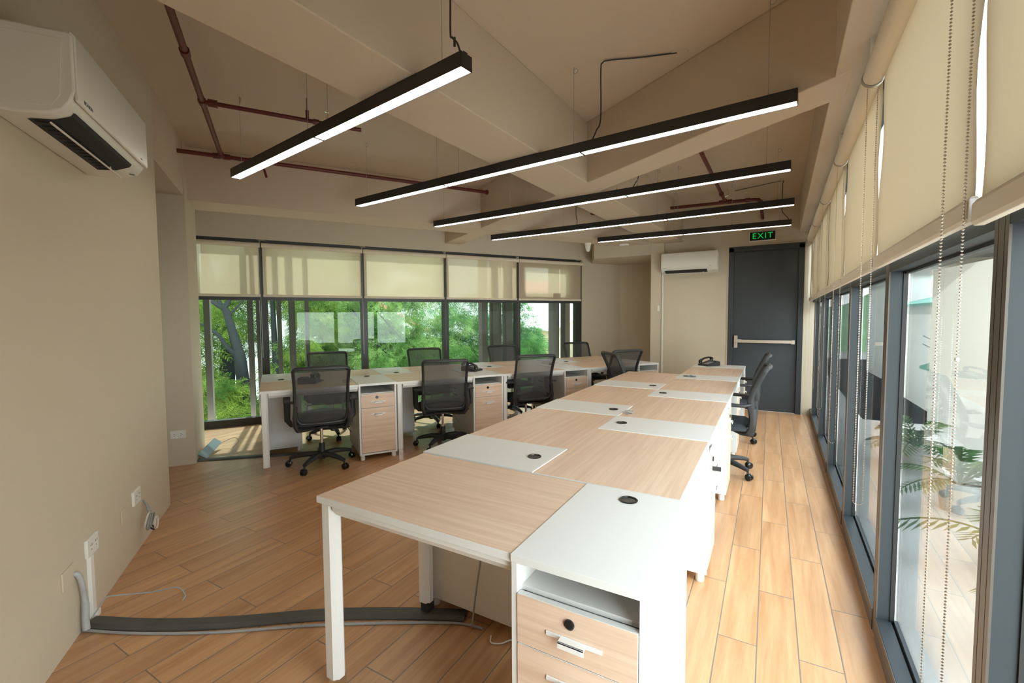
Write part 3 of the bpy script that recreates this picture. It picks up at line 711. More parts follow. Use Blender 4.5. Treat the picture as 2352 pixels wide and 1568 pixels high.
# ------------------------------------------------------------------ air conditioners
def aircon(loc, rz, W, label):
    """back on y=0, front towards -y, bottom back edge on z=0"""
    e = empty('air_conditioner', loc, rz, label, 'air conditioner', 'white wall air conditioners')
    D, H = 0.235, 0.292
    pr = [(0, 0.0), (-0.07, -0.004), (-0.155, 0.004), (-0.20, 0.022), (-0.222, 0.055), (-D, 0.09), (-D, H-0.012), (-D+0.012, H), (0, H)]
    MB().profile(pr, 0.0, W).build('body', 'acwhite', e, bevel=0.008, seg=3, smooth=True)
    MB().profile([(-D-0.006, 0.062), (-D-0.006, H-0.01), (-D+0.004, H+0.003), (-D+0.012, H+0.003), (-D+0.004, 0.058)], 0.004, W-0.004).build('front_panel', 'acwhite', e, bevel=0.006, seg=3, smooth=True)
    for x0, x1 in ((-0.002, 0.0015), (W-0.0015, W+0.002)):
        MB().profile([(-0.02, 0.02), (-0.17, 0.03), (-0.195, 0.07), (-0.205, H-0.03), (-0.02, H-0.03)], x0, x1).build('side_panel', 'acwhite', e, bevel=0.001)
    # outlet in the sloping underside
    sp2 = [(-0.085, -0.0055), (-0.155, 0.001), (-0.205, 0.0215), (-0.213, 0.035)]
    def slot(u, v): i = int(round(v*3)); return Vector((0.055+u*(W-0.20), sp2[i][0], sp2[i][1]-0.0006))
    MB().grid(slot, 1, 3).build('outlet', 'hole', e)
    fl_ = MB()
    for k in range(14):
        x = 0.075+k*(W-0.25)/13
        fl_.box(x, x+0.003, -0.15, -0.10, -0.0075, -0.002)
    fl_.build('vanes', 'black', e)
    MB().box(0.05, W-0.06, -0.150, -0.145, -0.014, -0.008).box(W-0.21, W-0.195, -0.15, -0.145, -0.012, 0.0).build('louvre_bar', 'acwhite', e)
    MB().box(W-0.115, W-0.09, -D-0.0065, -D-0.006, 0.075, 0.081).box(W-0.07, W-0.05, -0.2, -0.18, 0.008, 0.0095).build('indicator', 'ink', e)
    return e
def text(name, s, size, mat, parent, loc, rot, ext=0.0004, spacing=1.0):
    cu = bpy.data.curves.new(name, 'FONT'); cu.body = s; cu.size = size; cu.extrude = ext
    cu.align_x = 'CENTER'; cu.align_y = 'CENTER'; cu.space_character = spacing
    tmp = bpy.data.objects.new('tmp', cu); COL.objects.link(tmp)
    dg = bpy.context.evaluated_depsgraph_get(); me = bpy.data.meshes.new_from_object(tmp.evaluated_get(dg))
    bpy.data.objects.remove(tmp); me.name = name; me.materials.clear(); me.materials.append(M[mat])
    o = bpy.data.objects.new(name, me); COL.objects.link(o)
    o.parent = parent; o.location = loc; o.rotation_euler = rot; return o
# on the left wall: local x runs away from the camera
q = at(LO, LA, 1.965, 0.001)
ac1 = aircon((*q, 2.095), LA+PI, 0.795, 'large white air conditioner high on the left wall, flap open')
text('brand_lettering', 'DAIKIN', 0.019, 'ink', ac1, (0.095, -0.2415, 0.076), (R_(90), 0, 0))
MB().box(0.052, 0.064, -0.2415, -0.241, 0.071, 0.083).build('logo_mark', 'ink', ac1)
ac2 = aircon((-1.475, 7.358+0.062, 2.052), 0, 0.80, 'white air conditioner on the end wall left of the exit door')
text('brand_lettering', 'DAIKIN', 0.016, 'ink', ac2, (0.06, -0.2415, 0.072), (R_(90), 0, 0))
tr = tag(MB().box(-1.487, -1.462, 7.335, 7.36, 0.0, 2.06).build('pipe_trunking', 'acwhite', bevel=0.003), 'narrow white vertical trunking under the air conditioner by the door', 'trunking')

# ------------------------------------------------------------------ exit sign, sensors, switch
e = empty('exit_sign', (-0.285, 7.42, 2.455), 0, 'black exit sign with green letters above the door', 'exit sign')
MB().box(0, 0.335, -0.03, -0.001, 0, 0.135).build('housing', 'plate', e, bevel=0.002)
MB().box(0.008, 0.327, -0.032, -0.0295, 0.012, 0.13).build('sign_face', 'exitbox', e)
text('exit_letters', 'EXIT', 0.112, 'exitgreen', e, (0.168, -0.0325, 0.071), (R_(90), 0, 0), 0.001, 1.18)
tag(MB().lathe([(0.0, 0.0), (0.052, 0.0), (0.052, -0.03), (0.044, -0.036), (0.044, -0.06), (0.036, -0.10), (0.02, -0.128), (0.0, -0.132)], (-2.50, 6.76, ZB), 28).build('security_camera', 'plate', smooth=True), 'white dome sensor hanging under the beam past the last blind', 'sensor')
tag(MB().box(-0.075, 0.075, -0.03, 0.03, -0.032, -0.006).lathe([(0.0, -0.006), (0.05, -0.006), (0.05, 0), (0, 0)], (0, 0, 0), 20).build('emergency_box', 'plate', loc=(-2.02, 7.10, ZB), rz=0.1, bevel=0.006), 'flat white box under the beam right of the dome sensor', 'sensor')
sw = tag(MB().box(-1.555, -1.525, 7.352, 7.36, 1.47, 1.56).build('light_switch', 'plate', bevel=0.003), 'small white switch on the pillar left of the white trunking', 'switch')
MB().box(-1.547, -1.533, 7.348, 7.352, 1.50, 1.53).build('rocker', 'plate', sw)

# ------------------------------------------------------------------ sockets and cables on the left wall
def socket(s, z, w, h, label, holes=True):
    e = empty('wall_socket', (*at(LO, LA, s, 0), z), LA+PI, label, 'socket', 'wall sockets')
    MB().box(-w/2, w/2, -0.014, 0, -h/2, h/2).build('plate', 'plate', e, bevel=0.003)
    for x in (-w*0.22, w*0.22):
        if holes:
            MB().box(x-0.002, x+0.002, -0.0146, -0.0138, 0.004, 0.014).box(x+0.012, x+0.016, -0.0146, -0.0138, 0.004, 0.014).box(x+0.004, x+0.009, -0.0146, -0.0138, -0.016, -0.010).build('outlet_holes', 'ink', e)
    return e
socket(1.375, 0.335, 0.12, 0.085, 'white socket above the white vertical trunking on the left wall')
socket(0.745, 0.335, 0.12, 0.085, 'white socket above the coiled cable on the left wall')
for s, lab in ((1.60, 'painted-over blank plate left of the taped cable bundle'), (0.925, 'painted-over blank plate left of the coiled cable')):
    tag(MB().box(-0.055, 0.055, -0.006, 0, -0.04, 0.04).build('blank_plate', 'wall', loc=(*at(LO, LA, s, 0), 0.30), rz=LA+PI, bevel=0.002), lab, 'blank plate', 'painted blank plates')
e = empty('wall_socket', (*at((-4.763, 2.165), R_(57), -0.13, 0), 0.30), R_(57), 'white double socket on the narrow wall before the first window', 'socket', 'wall sockets')
MB().box(-0.06, 0.06, -0.013, 0, -0.038, 0.038).build('plate', 'plate', e, bevel=0.003)
for x in (-0.025, 0.025):
    MB().box(x-0.006, x-0.001, -0.0136, -0.013, 0.004, 0.010).box(x-0.006, x-0.001, -0.0136, -0.013, -0.012, -0.006).box(x+0.008, x+0.012, -0.0136, -0.013, -0.003, 0.002).build('outlet_holes', 'hole', e)
lw = lambda s, t, z: (*at(LO, LA, s, t), z)
tag(MB().box(-0.017, 0.017, -0.016, 0, 0, 0.292).box(-0.019, 0.019, -0.030, 0.0, 0, 0.03).build('cable_trunking', 'plate', loc=lw(1.40, 0, 0.0), rz=LA+PI, bevel=0.001), 'white vertical trunking running down the left wall from the socket', 'trunking')
b1 = tag(MB().tube(smooth_path([lw(1.555, 0.002, 0.29), lw(1.55, 0.016, 0.28), lw(1.535, 0.022, 0.23), lw(1.515, 0.022, 0.14), lw(1.52, 0.022, 0.06), lw(1.525, 0.025, 0.015)], 6), [0.011]*19+[0.014]*12, 10).build('taped_cable_bundle', 'tape', smooth=True),
    'grey taped cable bundle hanging down the left wall', 'cable')
cable('data_cable', [lw(1.54, 0.05, 0.07), lw(1.50, 0.06, 0.085), lw(1.44, 0.07, 0.10), lw(1.40, 0.09, 0.08), lw(1.38, 0.22, 0.05), lw(1.40, 0.33, 0.055), lw(1.44, 0.37, 0.03), lw(1.45, 0.36, 0.010)], 0.0032, 'grey',
      'thin grey data cable arching over the floor at the taped bundle', 'cable')
# coil on the left wall
e = empty('cable_coil', lw(0.715, 0.05, 0.165), LA+PI, 'coil of thin white and grey cable hung on the left wall', 'cable coil')
for k in range(8):
    rr = 0.046+0.007*random.random(); ox, oz = random.uniform(-.006, .006), random.uniform(-.006, .006)
    pts = [(ox+rr*math.cos(t)*0.85, -0.02+0.004*k-0.01*math.sin(t), oz+rr*math.sin(t)) for t in np.linspace(0, 2*PI, 25)[:-1]]
    MB().tube(pts, 0.0019, 6, closed=True).build('cable_turn', 'grey' if k < 5 else 'plate', e, smooth=True)
for k in range(2):
    pts = [(-0.035-0.008*k+0.034*math.cos(t), -0.045-0.008*k, 0.005*k-0.004+0.036*math.sin(t)) for t in np.linspace(0, 2*PI, 25)[:-1]]
    MB().tube(pts, 0.0018, 6, closed=True).build('loose_loop', 'plate', e, smooth=True)
MB().tube([(0.10, 0.045, 0.10), (0.07, 0.02, 0.075), (0.03, 0.0, 0.045)], [0.004, 0.009, 0.011], 8).build('cable_tail', 'grey', e, smooth=True)
MB().tube([(0.03, -0.01, -0.04), (0.01, -0.03, -0.055), (-0.02, -0.03, -0.05), (-0.03, -0.02, -0.035)], 0.005, 7).build('cable_tie', 'black', e)

# ------------------------------------------------------------------ cables along the floor
def strip(pts, w, h, name, mat, label, cat, group=None):
    P = smooth_path(pts, 6); mb = MB(); prev = None
    for i, p in enumerate(P):
        t = (P[min(i+1, len(P)-1)]-P[max(i-1, 0)]).normalized(); n = Vector((-t.y, t.x, 0))
        prof = [(-w/2, 0.0), (-w/2*0.96, h*0.35), (-w/2*0.55, h), (w/2*0.55, h), (w/2*0.96, h*0.35), (w/2, 0.0)]
        ring = [mb.bm.verts.new(p+n*a+Vector((0, 0, b_+0.001))) for a, b_ in prof]
        if prev:
            for k in range(6): mb.bm.faces.new((prev[k], prev[(k+1) % 6], ring[(k+1) % 6], ring[k]))
        else: mb.bm.faces.new(ring)
        prev = ring
    mb.bm.faces.new(prev[::-1])
    return tag(mb.build(name, mat), label, cat, group)
strip([(-2.665, 0.755, 0), (-2.42, 0.875, 0), (-2.13, 1.055, 0), (-1.78, 1.315, 0), (-1.45, 1.51, 0), (-1.20, 1.635, 0)], 0.085, 0.017, 'cable_cover', 'cover',
      'long dark rubber cable cover crossing the floor to the centre bench', 'cable cover', 'dark floor cable covers')
cable('floor_cable', [(-2.63, 0.71, 0.008), (-2.40, 0.82, 0.006), (-2.10, 0.995, 0.006), (-1.75, 1.245, 0.006), (-1.42, 1.45, 0.006), (-1.20, 1.57, 0.006), (-1.08, 1.60, 0.006)], 0.006, 'grey',
      'grey cable lying along the front edge of the long cable cover', 'cable')
strip([(-4.84, 2.22, 0), (-4.62, 2.42, 0), (-4.30, 2.72, 0), (-3.95, 3.03, 0)], 0.085, 0.014, 'cable_cover', 'cover',
      'dark cable cover from the narrow column to the window bench', 'cable cover', 'dark floor cable covers')
cc = MB().box(0, 0.40, -0.045, 0.045, 0, 0.008)
o = cc.build('loose_trunking_lid', M['grey'] if False else plain('blue_grey_plastic', (0.16, 0.22, 0.24), 0.4), loc=(-4.84, 2.25, 0.03)); o.rotation_euler = (R_(38), R_(-8), R_(133))
tag(o, 'blue-grey plastic trunking lid leaning at the foot of the narrow column', 'trunking lid')
cable('loose_cable', [(-5.10, 2.58, 0.06), (-5.02, 2.66, 0.10), (-4.94, 2.66, 0.07), (-4.95, 2.60, 0.01)], 0.003, 'grey', 'thin loose cable sticking up behind the trunking lid', 'cable')
cable('desk_cable', [(-1.02, 1.60, 0.70), (-1.03, 1.58, 0.62), (-1.05, 1.575, 0.45), (-1.09, 1.57, 0.20), (-1.12, 1.575, 0.02), (-1.14, 1.60, 0.008)], 0.0042, 'grey', 'grey cable hanging from under the nearest desk to the cable cover', 'cable')
cable('desk_cable', [(-1.02, 1.575, 0.01), (-1.0, 1.545, 0.006), (-0.96, 1.56, 0.006), (-0.93, 1.60, 0.006), (-0.90, 1.555, 0.006), (-0.90, 1.60, 0.01)], 0.0032, 'plate', 'white looped cable end on the floor under the nearest desk', 'cable')
cable('desk_cable', [rowp(0.78, 0.60)+(0.70,), rowp(0.76, 0.58)+(0.45,), rowp(0.80, 0.52)+(0.22,), rowp(0.95, 0.45)+(0.06,), rowp(1.05, 0.44)+(0.01,)], 0.006, 'grey', 'grey cable bundle hanging behind the leftmost near-side chair', 'cable')
cable('desk_cable', [rowp(1.98, 0.55)+(0.70,), rowp(1.96, 0.50)+(0.35,), rowp(2.05, 0.42)+(0.12,), rowp(2.2, 0.40)+(0.01,)], 0.005, 'grey', 'dark cable curving down behind the second near-side chair', 'cable')

# ------------------------------------------------------------------ things on the desks
def phone(loc, rz, label, used=[None]):
    if used[0] is None:
        e = empty('desk_phone', (0, 0, 0), 0, '', 'telephone', 'black desk phones')
        MB().profile([(-0.10, 0.0), (0.10, 0.0), (0.10, 0.055), (0.07, 0.062), (-0.10, 0.018)], -0.085, 0.085).build('base', 'black', e, bevel=0.004)
        kp = MB()
        for i in range(4):
            for j in range(3):
                y = -0.07+0.028*i; x = 0.0+0.026*j; z = 0.018+(y+0.10)*0.26
                kp.box(x-0.009, x+0.009, y-0.008, y+0.008, z-0.002, z+0.006)
        kp.build('keypad', 'grey', e)
        MB().box(-0.005, 0.075, 0.035, 0.066, 0.056, 0.066).build('display', 'dglass', e)
        hs = MB().tube([(-0.055, -0.105, 0.048), (-0.055, -0.09, 0.066), (-0.055, -0.03, 0.092), (-0.055, 0.05, 0.102), (-0.055, 0.095, 0.088), (-0.055, 0.105, 0.075)], [0.016, 0.02, 0.015, 0.015, 0.02, 0.016], 10, flat=(1.2, 0.7))
        hs.tube([(-0.055, -0.092, 0.03), (-0.055, -0.088, 0.062)], [0.021, 0.022], 12).tube([(-0.055, 0.088, 0.062), (-0.055, 0.092, 0.09)], [0.021, 0.022], 12)
        hs.build('handset', 'blackgloss', e, smooth=True)
        pts = []
        for t in np.linspace(0, 1, 90):
            a = PI*t; pts.append((-0.085-0.035*math.sin(a)+0.005*math.cos(t*150), -0.10+0.14*t, 0.008+0.005*math.sin(t*150)+0.02*t))
        MB().tube(pts, 0.0018, 5).build('coiled_cord', 'black', e)
        used[0] = e; o = e
    else: o = copy_tree(used[0])
    o.location = loc; o.rotation_euler = (0, 0, rz); o['label'] = label; return o
zt = T_+0.003
phone((-0.665, 6.24, zt), R_(-40), 'black desk phone at the far end of the centre bench')
phone((*rowp(0.43, 0.36), T_), UA+R_(160), 'black desk phone seen through the mesh of the leftmost near-side chair')
phone((*rowp(2.21, 0.44), zt), UA+R_(35), 'black desk phone on the second near-side cabinet of the window bench')
def tangle(loc, n, size, mat, label, r=0.002):
    e = empty('cable_tangle', loc, 0, label, 'cable')
    for k in range(n):
        a0 = random.uniform(0, 6.28); rx, ry = size*random.uniform(.5, 1), size*0.5*random.uniform(.5, 1)
        ox, oy = random.uniform(-.5, .5)*size, random.uniform(-.4, .4)*size; ca, sa = math.cos(a0), math.sin(a0)
        pts = []
        for t in np.linspace(0, 2*PI, 17)[:-1]:
            x, y = rx*math.cos(t), ry*math.sin(t)
            pts.append((ox+x*ca-y*sa, oy+x*sa+y*ca, r+0.006+0.006*math.sin(t+k)+0.003*(k % 4)))
        MB().tube(pts, r, 5, closed=True).build('cable_loop', mat, e, smooth=True)
    return e
tangle((-0.80, 2.92, T_), 7, 0.045, 'grey', 'small bundle of thin wires on the seam of the centre bench', 0.0016)
tangle((-0.70, 4.97, zt), 5, 0.04, 'grey', 'flat grey coiled wire on the third aisle-side cabinet top', 0.003)
tangle((*rowp(0.76, 0.24), T_), 5, 0.05, 'grey', 'loose wires on the leftmost near-side desk of the window bench', 0.0018)
e = empty('key', (-0.262, 2.50, 0.60), 0, 'black-headed key in the lock of the nearest aisle-side cabinet', 'key')
MB().box(0.001, 0.02, -0.003, 0.003, -0.001, 0.001).build('blade', 'chrome', e)
MB().box(0.02, 0.062, -0.002, 0.002, -0.012, 0.012).build('key_head', 'black', e, bevel=0.003)
cable('data_cable', [rowp(3.58, 0.98)+(T_+0.004,), rowp(3.45, 0.85)+(T_+0.004,), rowp(3.38, 0.72)+(T_+0.004,), rowp(3.42, 0.66)+(T_+0.004,), rowp(3.62, 0.68)+(T_+0.003,)], 0.002, 'grey',
      'thin wire curving across the third pair of tops of the window bench', 'cable')

# ------------------------------------------------------------------ roller blinds, right windows
def chain_mesh(mb, x, y0, y1, zt, zb, step, r, tie=None):
    pts = []
    for z in np.arange(zt, zb, -step): pts.append((x, y0, z))
    c = (y0+y1)/2; rad = abs(y1-y0)/2
    k = max(4, int(PI*rad/step))
    for i in range(1, k): a = PI*i/k; pts.append((x, c+(y0-c)*math.cos(a), zb-rad*math.sin(a)))
    for z in np.arange(zb, zt, step): pts.append((x, y1, z))
    for p in pts:
        q = [mb.bm.verts.new((p[0]+dx*r, p[1]+dy*r, p[2]+dz*r)) for dx, dy, dz in ((1,0,0),(0,1,0),(-1,0,0),(0,-1,0),(0,0,1),(0,0,-1))]
        for a, b, c_ in ((0,1,4),(1,2,4),(2,3,4),(3,0,4),(1,0,5),(2,1,5),(3,2,5),(0,3,5)): mb.bm.faces.new((q[a], q[b], q[c_]))
RB = ['nearest, cut by the right edge of the picture', 'second from the camera', 'third from the camera', 'fourth from the camera', 'fifth from the camera', 'sixth from the camera', 'last before the exit door wall']
def blind_r(i, s0, s1, lab, zbot, chain):
    e = empty('roller_blind', (*RO, 0), RA, 'cream roller blind on the right windows, '+lab, 'blind', 'cream roller blinds on the right windows')
    g = 0.012
    MB().tube([(s0+g, 0.072, 2.375), (s1-g, 0.072, 2.375)], 0.036, 22).build('roller', 'blindtube', e, smooth=True)
    MB().tube([(s0+g-0.005, 0.072, 2.375), (s0+g, 0.072, 2.375)], 0.040, 22).box(s0+g-0.008, s0+g-0.004, 0.06, 0.084, 2.40, 2.54).build('bracket', 'blindtube', e)
    MB().tube([(s1-g, 0.072, 2.375), (s1-g+0.004, 0.072, 2.375)], 0.039, 22).build('bracket', 'grey', e)
    ph = random.uniform(0, 6)
    def sheet(u, v):
        z = zbot+0.03+(2.375-zbot-0.03)*v
        mid = 4*v*(1-v)
        edge = 0.006*mid*(math.exp(-u*14)*math.sin(v*7+ph)+math.exp(-(1-u)*14)*math.sin(v*6+ph+1))
        ins = 0.006+0.006*mid*math.sin(ph+v*5)
        s = s0+g+ins+(s1-s0-2*g-2*ins)*u
        return (s, 0.037+edge+0.002*math.sin(u*9+ph)*mid, z)
    MB().grid(sheet, 30, 16).build('fabric', 'blindR', e, smooth=True)
    MB().profile([(0.030, zbot-0.006), (0.046, zbot-0.006), (0.051, zbot+0.002), (0.051, zbot+0.036), (0.043, zbot+0.048), (0.034, zbot+0.048), (0.026, zbot+0.036), (0.026, zbot+0.002)], s0+g+0.004, s1-g-0.004).build('bottom_bar', 'blindtube', e, bevel=0.002)
    MB().box(s0+g-0.002, s0+g+0.004, 0.027, 0.048, zbot, zbot+0.042).box(s1-g-0.004, s1-g+0.002, 0.027, 0.048, zbot, zbot+0.042).build('end_cap', 'plate', e, bevel=0.002)
    mb = MB(); step = 0.0074 if i < 3 else 0.009
    chain_mesh(mb, s0+0.022, 0.052, 0.086, 2.375, chain, step, 0.0031)
    mb.build('bead_chain', 'bead', e)
    MB().box(s0+0.018, s0+0.026, 0.049, 0.055, 1.29, 1.296).build('chain_connector', 'bead', e)
CH = [0.5, 0.33, 0.57, 0.56, 0.58, 0.60, 0.60]
for k in range(7):
    i = k+1 if k < 7 else k
    blind_r(k, MS[k+1], MS[k+2] if k < 6 else 5.28, RB[k], 1.588 if k else 1.575, CH[k])

# ------------------------------------------------------------------ roller blinds, left windows
LB = ['partly hidden by the column', 'second from the left', 'middle one of the five', 'fourth from the left', 'rightmost, with bright sky behind it']
for k in range(5):
    s0, s1 = LS[k]+(0.015 if k else -0.05), LS[k+1]-0.005
    e = empty('roller_blind', (*WO, 0), WA, 'cream see-through roller blind on the left windows, '+LB[k], 'blind', 'cream roller blinds on the left windows')
    MB().tube([(s0, -0.06, 2.335), (s1, -0.06, 2.335)], 0.030, 18).build('roller', 'blindtube', e, smooth=True)
    MB().tube([(s1, -0.06, 2.335), (s1+0.006, -0.06, 2.335)], 0.034, 18).box(s1+0.001, s1+0.005, -0.08, 0.0, 2.32, 2.39).build('bracket', 'plate', e)
    MB().grid(lambda u, v: (s0+0.01+(s1-s0-0.02)*u, -0.035+0.002*math.sin(u*8), 1.70+0.635*v), 12, 4).build('fabric', 'blindL', e)
    MB().box(s0+0.006, s1-0.006, -0.044, -0.026, 1.672, 1.705).build('bottom_bar', 'blindtube', e, bevel=0.003)
    mb = MB(); chain_mesh(mb, s1+0.001, -0.085, -0.055, 2.335, 0.9, 0.012, 0.0024); mb.build('bead_chain', 'bead', e)

# ------------------------------------------------------------------ outside, left: facade fins, trees, houses
for j, (s, w_) in enumerate(((-0.245, 0.07), (0.255, 0.065), (0.352, 0.045), (0.615, 0.06), (0.778, 0.085), (0.975, 0.055), (3.80, 0.11), (4.04, 0.16), (4.28, 0.13), (5.27, 0.14), (5.53, 0.11))):
    W_ = ['leftmost', 'second from the left', 'third from the left', 'fourth from the left', 'fifth from the left', 'sixth from the left', 'sixth from the right', 'fifth from the right', 'fourth from the right', 'narrow second from the right', 'rightmost'][j]
    lab = 'tall brown facade fin outside the left windows, %s' % W_
    tag(MB().box(s-w_/2, s+w_/2, 0.45, 0.62, -0.6, 3.4).build('facade_fin', 'fin', loc=(*WO, 0), rz=WA), lab, 'facade fin', 'brown facade fins')

def leaf_mesh(name, centers, radii, n, mat, parent, size=0.05, seed=1, flat=0.5, droop=0.3):
    """pinnate leaves: each leaf is a rachis with paired leaflets, all in one foliage mesh"""
    rng = np.random.default_rng(seed)
    K = len(centers); cen = np.array(centers); rad = np.array(radii)
    wgt = rad**2; wgt = wgt/wgt.sum()
    idx = rng.choice(K, n, p=wgt)
    dirs = rng.normal(size=(n, 3)); dirs /= np.linalg.norm(dirs, axis=1)[:, None]
    rr = rng.uniform(0.25, 1.0, n)**0.5
    P = cen[idx]+dirs*(rad[idx]*rr)[:, None]*np.array([1, 1, flat])
    ax = dirs*np.array([1, 1, 0.3])+rng.normal(size=(n, 3))*0.5; ax[:, 2] -= droop
    ax /= np.linalg.norm(ax, axis=1)[:, None]
    up = rng.normal(size=(n, 3))*0.45+np.array([0, 0, 1.0])
    sd_ = np.cross(ax, up); sd_ /= np.linalg.norm(sd_, axis=1)[:, None]
    m = 5
    V = []; 
    ll = size*rng.uniform(0.7, 1.3, n)
    for j in range(m):
        base = P+ax*(ll*0.62*j)[:, None]
        base[:, 2] -= 0.02*ll*j*j
        for sg in (-1, 1):
            tip = base+(sd_*sg+ax*0.55)*ll[:, None]
            tip[:, 2] -= 0.25*ll
            mid1 = base*0.5+tip*0.5+ax*(ll*0.17)[:, None]; mid2 = base*0.5+tip*0.5-ax*(ll*0.17)[:, None]
            V.append(np.stack([base, mid1, tip, mid2], 1))
    V = np.concatenate(V, 0).reshape(-1, 3)
    nf = len(V)//4
    me = bpy.data.meshes.new(name)
    me.vertices.add(len(V)); me.vertices.foreach_set('co', V.astype(np.float32).ravel())
    me.loops.add(nf*4); me.loops.foreach_set('vertex_index', np.arange(nf*4, dtype=np.int32))
    me.polygons.add(nf); me.polygons.foreach_set('loop_start', np.arange(0, nf*4, 4, dtype=np.int32))
    me.update(calc_edges=True); me.materials.append(M[mat])
    o = bpy.data.objects.new(name, me); COL.objects.link(o)
    if parent is not None: o.parent = parent
    return o
def wp(s, t, z): q = at(WO, WA, s, t); return Vector((q[0], q[1], z))
def tree(label, trunk_pts, rs, branches, clusters, n, mat, size, seed, flat=0.6, droop=0.3):
    e = empty('tree', tuple(trunk_pts[0]), 0, label, 'tree', 'trees outside the left windows')
    off = Vector(trunk_pts[0])
    t = MB().tube([p-off for p in smooth_path(trunk_pts, 5)], list(np.interp(np.linspace(0, 1, 5*(len(trunk_pts)-1)+1), np.linspace(0, 1, len(rs)), rs)), 10)
    t.build('trunk', 'bark', e, smooth=True)
    b = MB()
    for bp_, br in branches:
        P = smooth_path(bp_, 5); b.tube([p-off for p in P], list(np.linspace(br, br*0.3, len(P))), 7)
    if branches: b.build('branches', 'bark', e, smooth=True)
    leaf_mesh('foliage', [tuple(Vector(c)-off) for c, r in clusters], [r for c, r in clusters], n, mat, e, size, seed, flat, droop)
    return e
rnd = random.Random(5)
def blobs(s0, s1, t0, t1, z0, z1, n, r0, r1):
    return [(wp(rnd.uniform(s0, s1), rnd.uniform(t0, t1), rnd.uniform(z0, z1)), rnd.uniform(r0, r1)) for _ in range(n)]
# near tree with the forked dark trunk behind the first pane
tree('tree with a forked dark trunk outside the first left window',
     [wp(0.05, 4.0, -3.4), wp(-0.05, 4.0, -1.0), wp(-0.13, 4.0, 0.42), wp(-0.19, 4.0, 0.80), wp(-0.32, 4.0, 1.40), wp(-0.40, 4.0, 1.68)], [0.15, 0.14, 0.115, 0.095, 0.07, 0.068],
     [([wp(-0.38, 4, 1.60), wp(-0.60, 4.0, 1.76), wp(-0.95, 4.1, 2.15)], 0.062), ([wp(-0.39, 4, 1.60), wp(-0.27, 3.95, 1.88), wp(-0.22, 3.9, 2.7)], 0.06), ([wp(-0.42, 4, 1.62), wp(-0.52, 4.0, 1.95), wp(-0.60, 4.1, 2.6)], 0.045),
      ([wp(-0.32, 4, 1.45), wp(-0.12, 4.0, 1.68), wp(0.10, 4.1, 1.95)], 0.03), ([wp(-0.15, 4, 0.60), wp(-0.37, 3.95, 0.84), wp(-0.52, 3.9, 1.10), wp(-0.80, 3.8, 1.32)], 0.06),
      ([wp(0.60, 4.6, -3.4), wp(0.50, 4.6, 0.2), wp(0.47, 4.6, 1.8), wp(0.42, 4.6, 3.2)], 0.09)],
     blobs(-1.2, 0.9, 4.6, 6.2, -1.6, 3.6, 30, 0.35, 0.65)+blobs(-0.9, 0.6, 2.9, 3.6, -0.9, 0.3, 12, 0.22, 0.40)+blobs(0.9, 1.7, 3.4, 4.6, -0.6, 2.6, 12, 0.3, 0.5), 15000, 'leafA', 0.050, 11)
tree('feathery green tree outside the second and third left windows',
     [wp(3.1, 6.0, -3.4), wp(3.2, 6.0, -0.8), wp(3.6, 5.6, 0.5), wp(4.0, 5.5, 1.1)], [0.2, 0.17, 0.12, 0.06],
     [([wp(3.2, 6, -0.6), wp(2.8, 5.5, 0.8), wp(2.2, 5.0, 1.6)], 0.06), ([wp(2.4, 4.6, 1.9), wp(2.9, 4.4, 1.3), wp(3.3, 4.2, 0.8)], 0.03), ([wp(2.5, 4.4, 0.9), wp(2.8, 4.2, 0.6), wp(3.2, 4.2, 0.2)], 0.03)],
     blobs(1.3, 4.9, 4.0, 6.5, -0.9, 1.3, 34, 0.35, 0.7)+blobs(1.2, 4.6, 4.2, 6.5, 1.3, 3.6, 26, 0.3, 0.62)+blobs(0.9, 3.4, 5.0, 6.6, 0.3, 1.7, 16, 0.35, 0.6), 26000, 'leafC', 0.050, 12, 0.6, 0.55)
tree('darker green tree outside the fourth and fifth left windows',
     [wp(6.6, 6.0, -3.4), wp(6.5, 6.0, -0.8), wp(6.4, 6.0, 0.8)], [0.16, 0.13, 0.06], [([wp(6.5, 6, -0.3), wp(6.0, 5.6, 0.8), wp(5.6, 5.2, 1.4)], 0.05)],
     blobs(4.9, 8.2, 4.2, 6.8, -1.3, 0.9, 30, 0.35, 0.65)+blobs(4.7, 7.6, 4.5, 6.5, 0.9, 1.9, 14, 0.3, 0.5), 14000, 'leafB', 0.050, 13, 0.6, 0.3)
tree('bright green background tree behind the forked trunk',
     [wp(-1.0, 8.5, -3.4), wp(-0.8, 8.5, 0.0), wp(-0.7, 8.5, 2.0)], [0.25, 0.2, 0.1], [],
     blobs(-4.5, 3.2, 7.5, 9.5, -2.6, 3.9, 46, 0.55, 1.0), 14000, 'leafA', 0.085, 14, 0.7, 0.2)
tree('low green background tree behind the middle left windows',
     [wp(5.0, 9.5, -3.4), wp(5.0, 9.5, 0.0), wp(5.1, 9.5, 1.0)], [0.22, 0.18, 0.08], [],
     blobs(2.5, 10.5, 8.4, 10.6, -2.8, 1.3, 44, 0.55, 0.95), 14000, 'leafB', 0.085, 15, 0.7, 0.2)

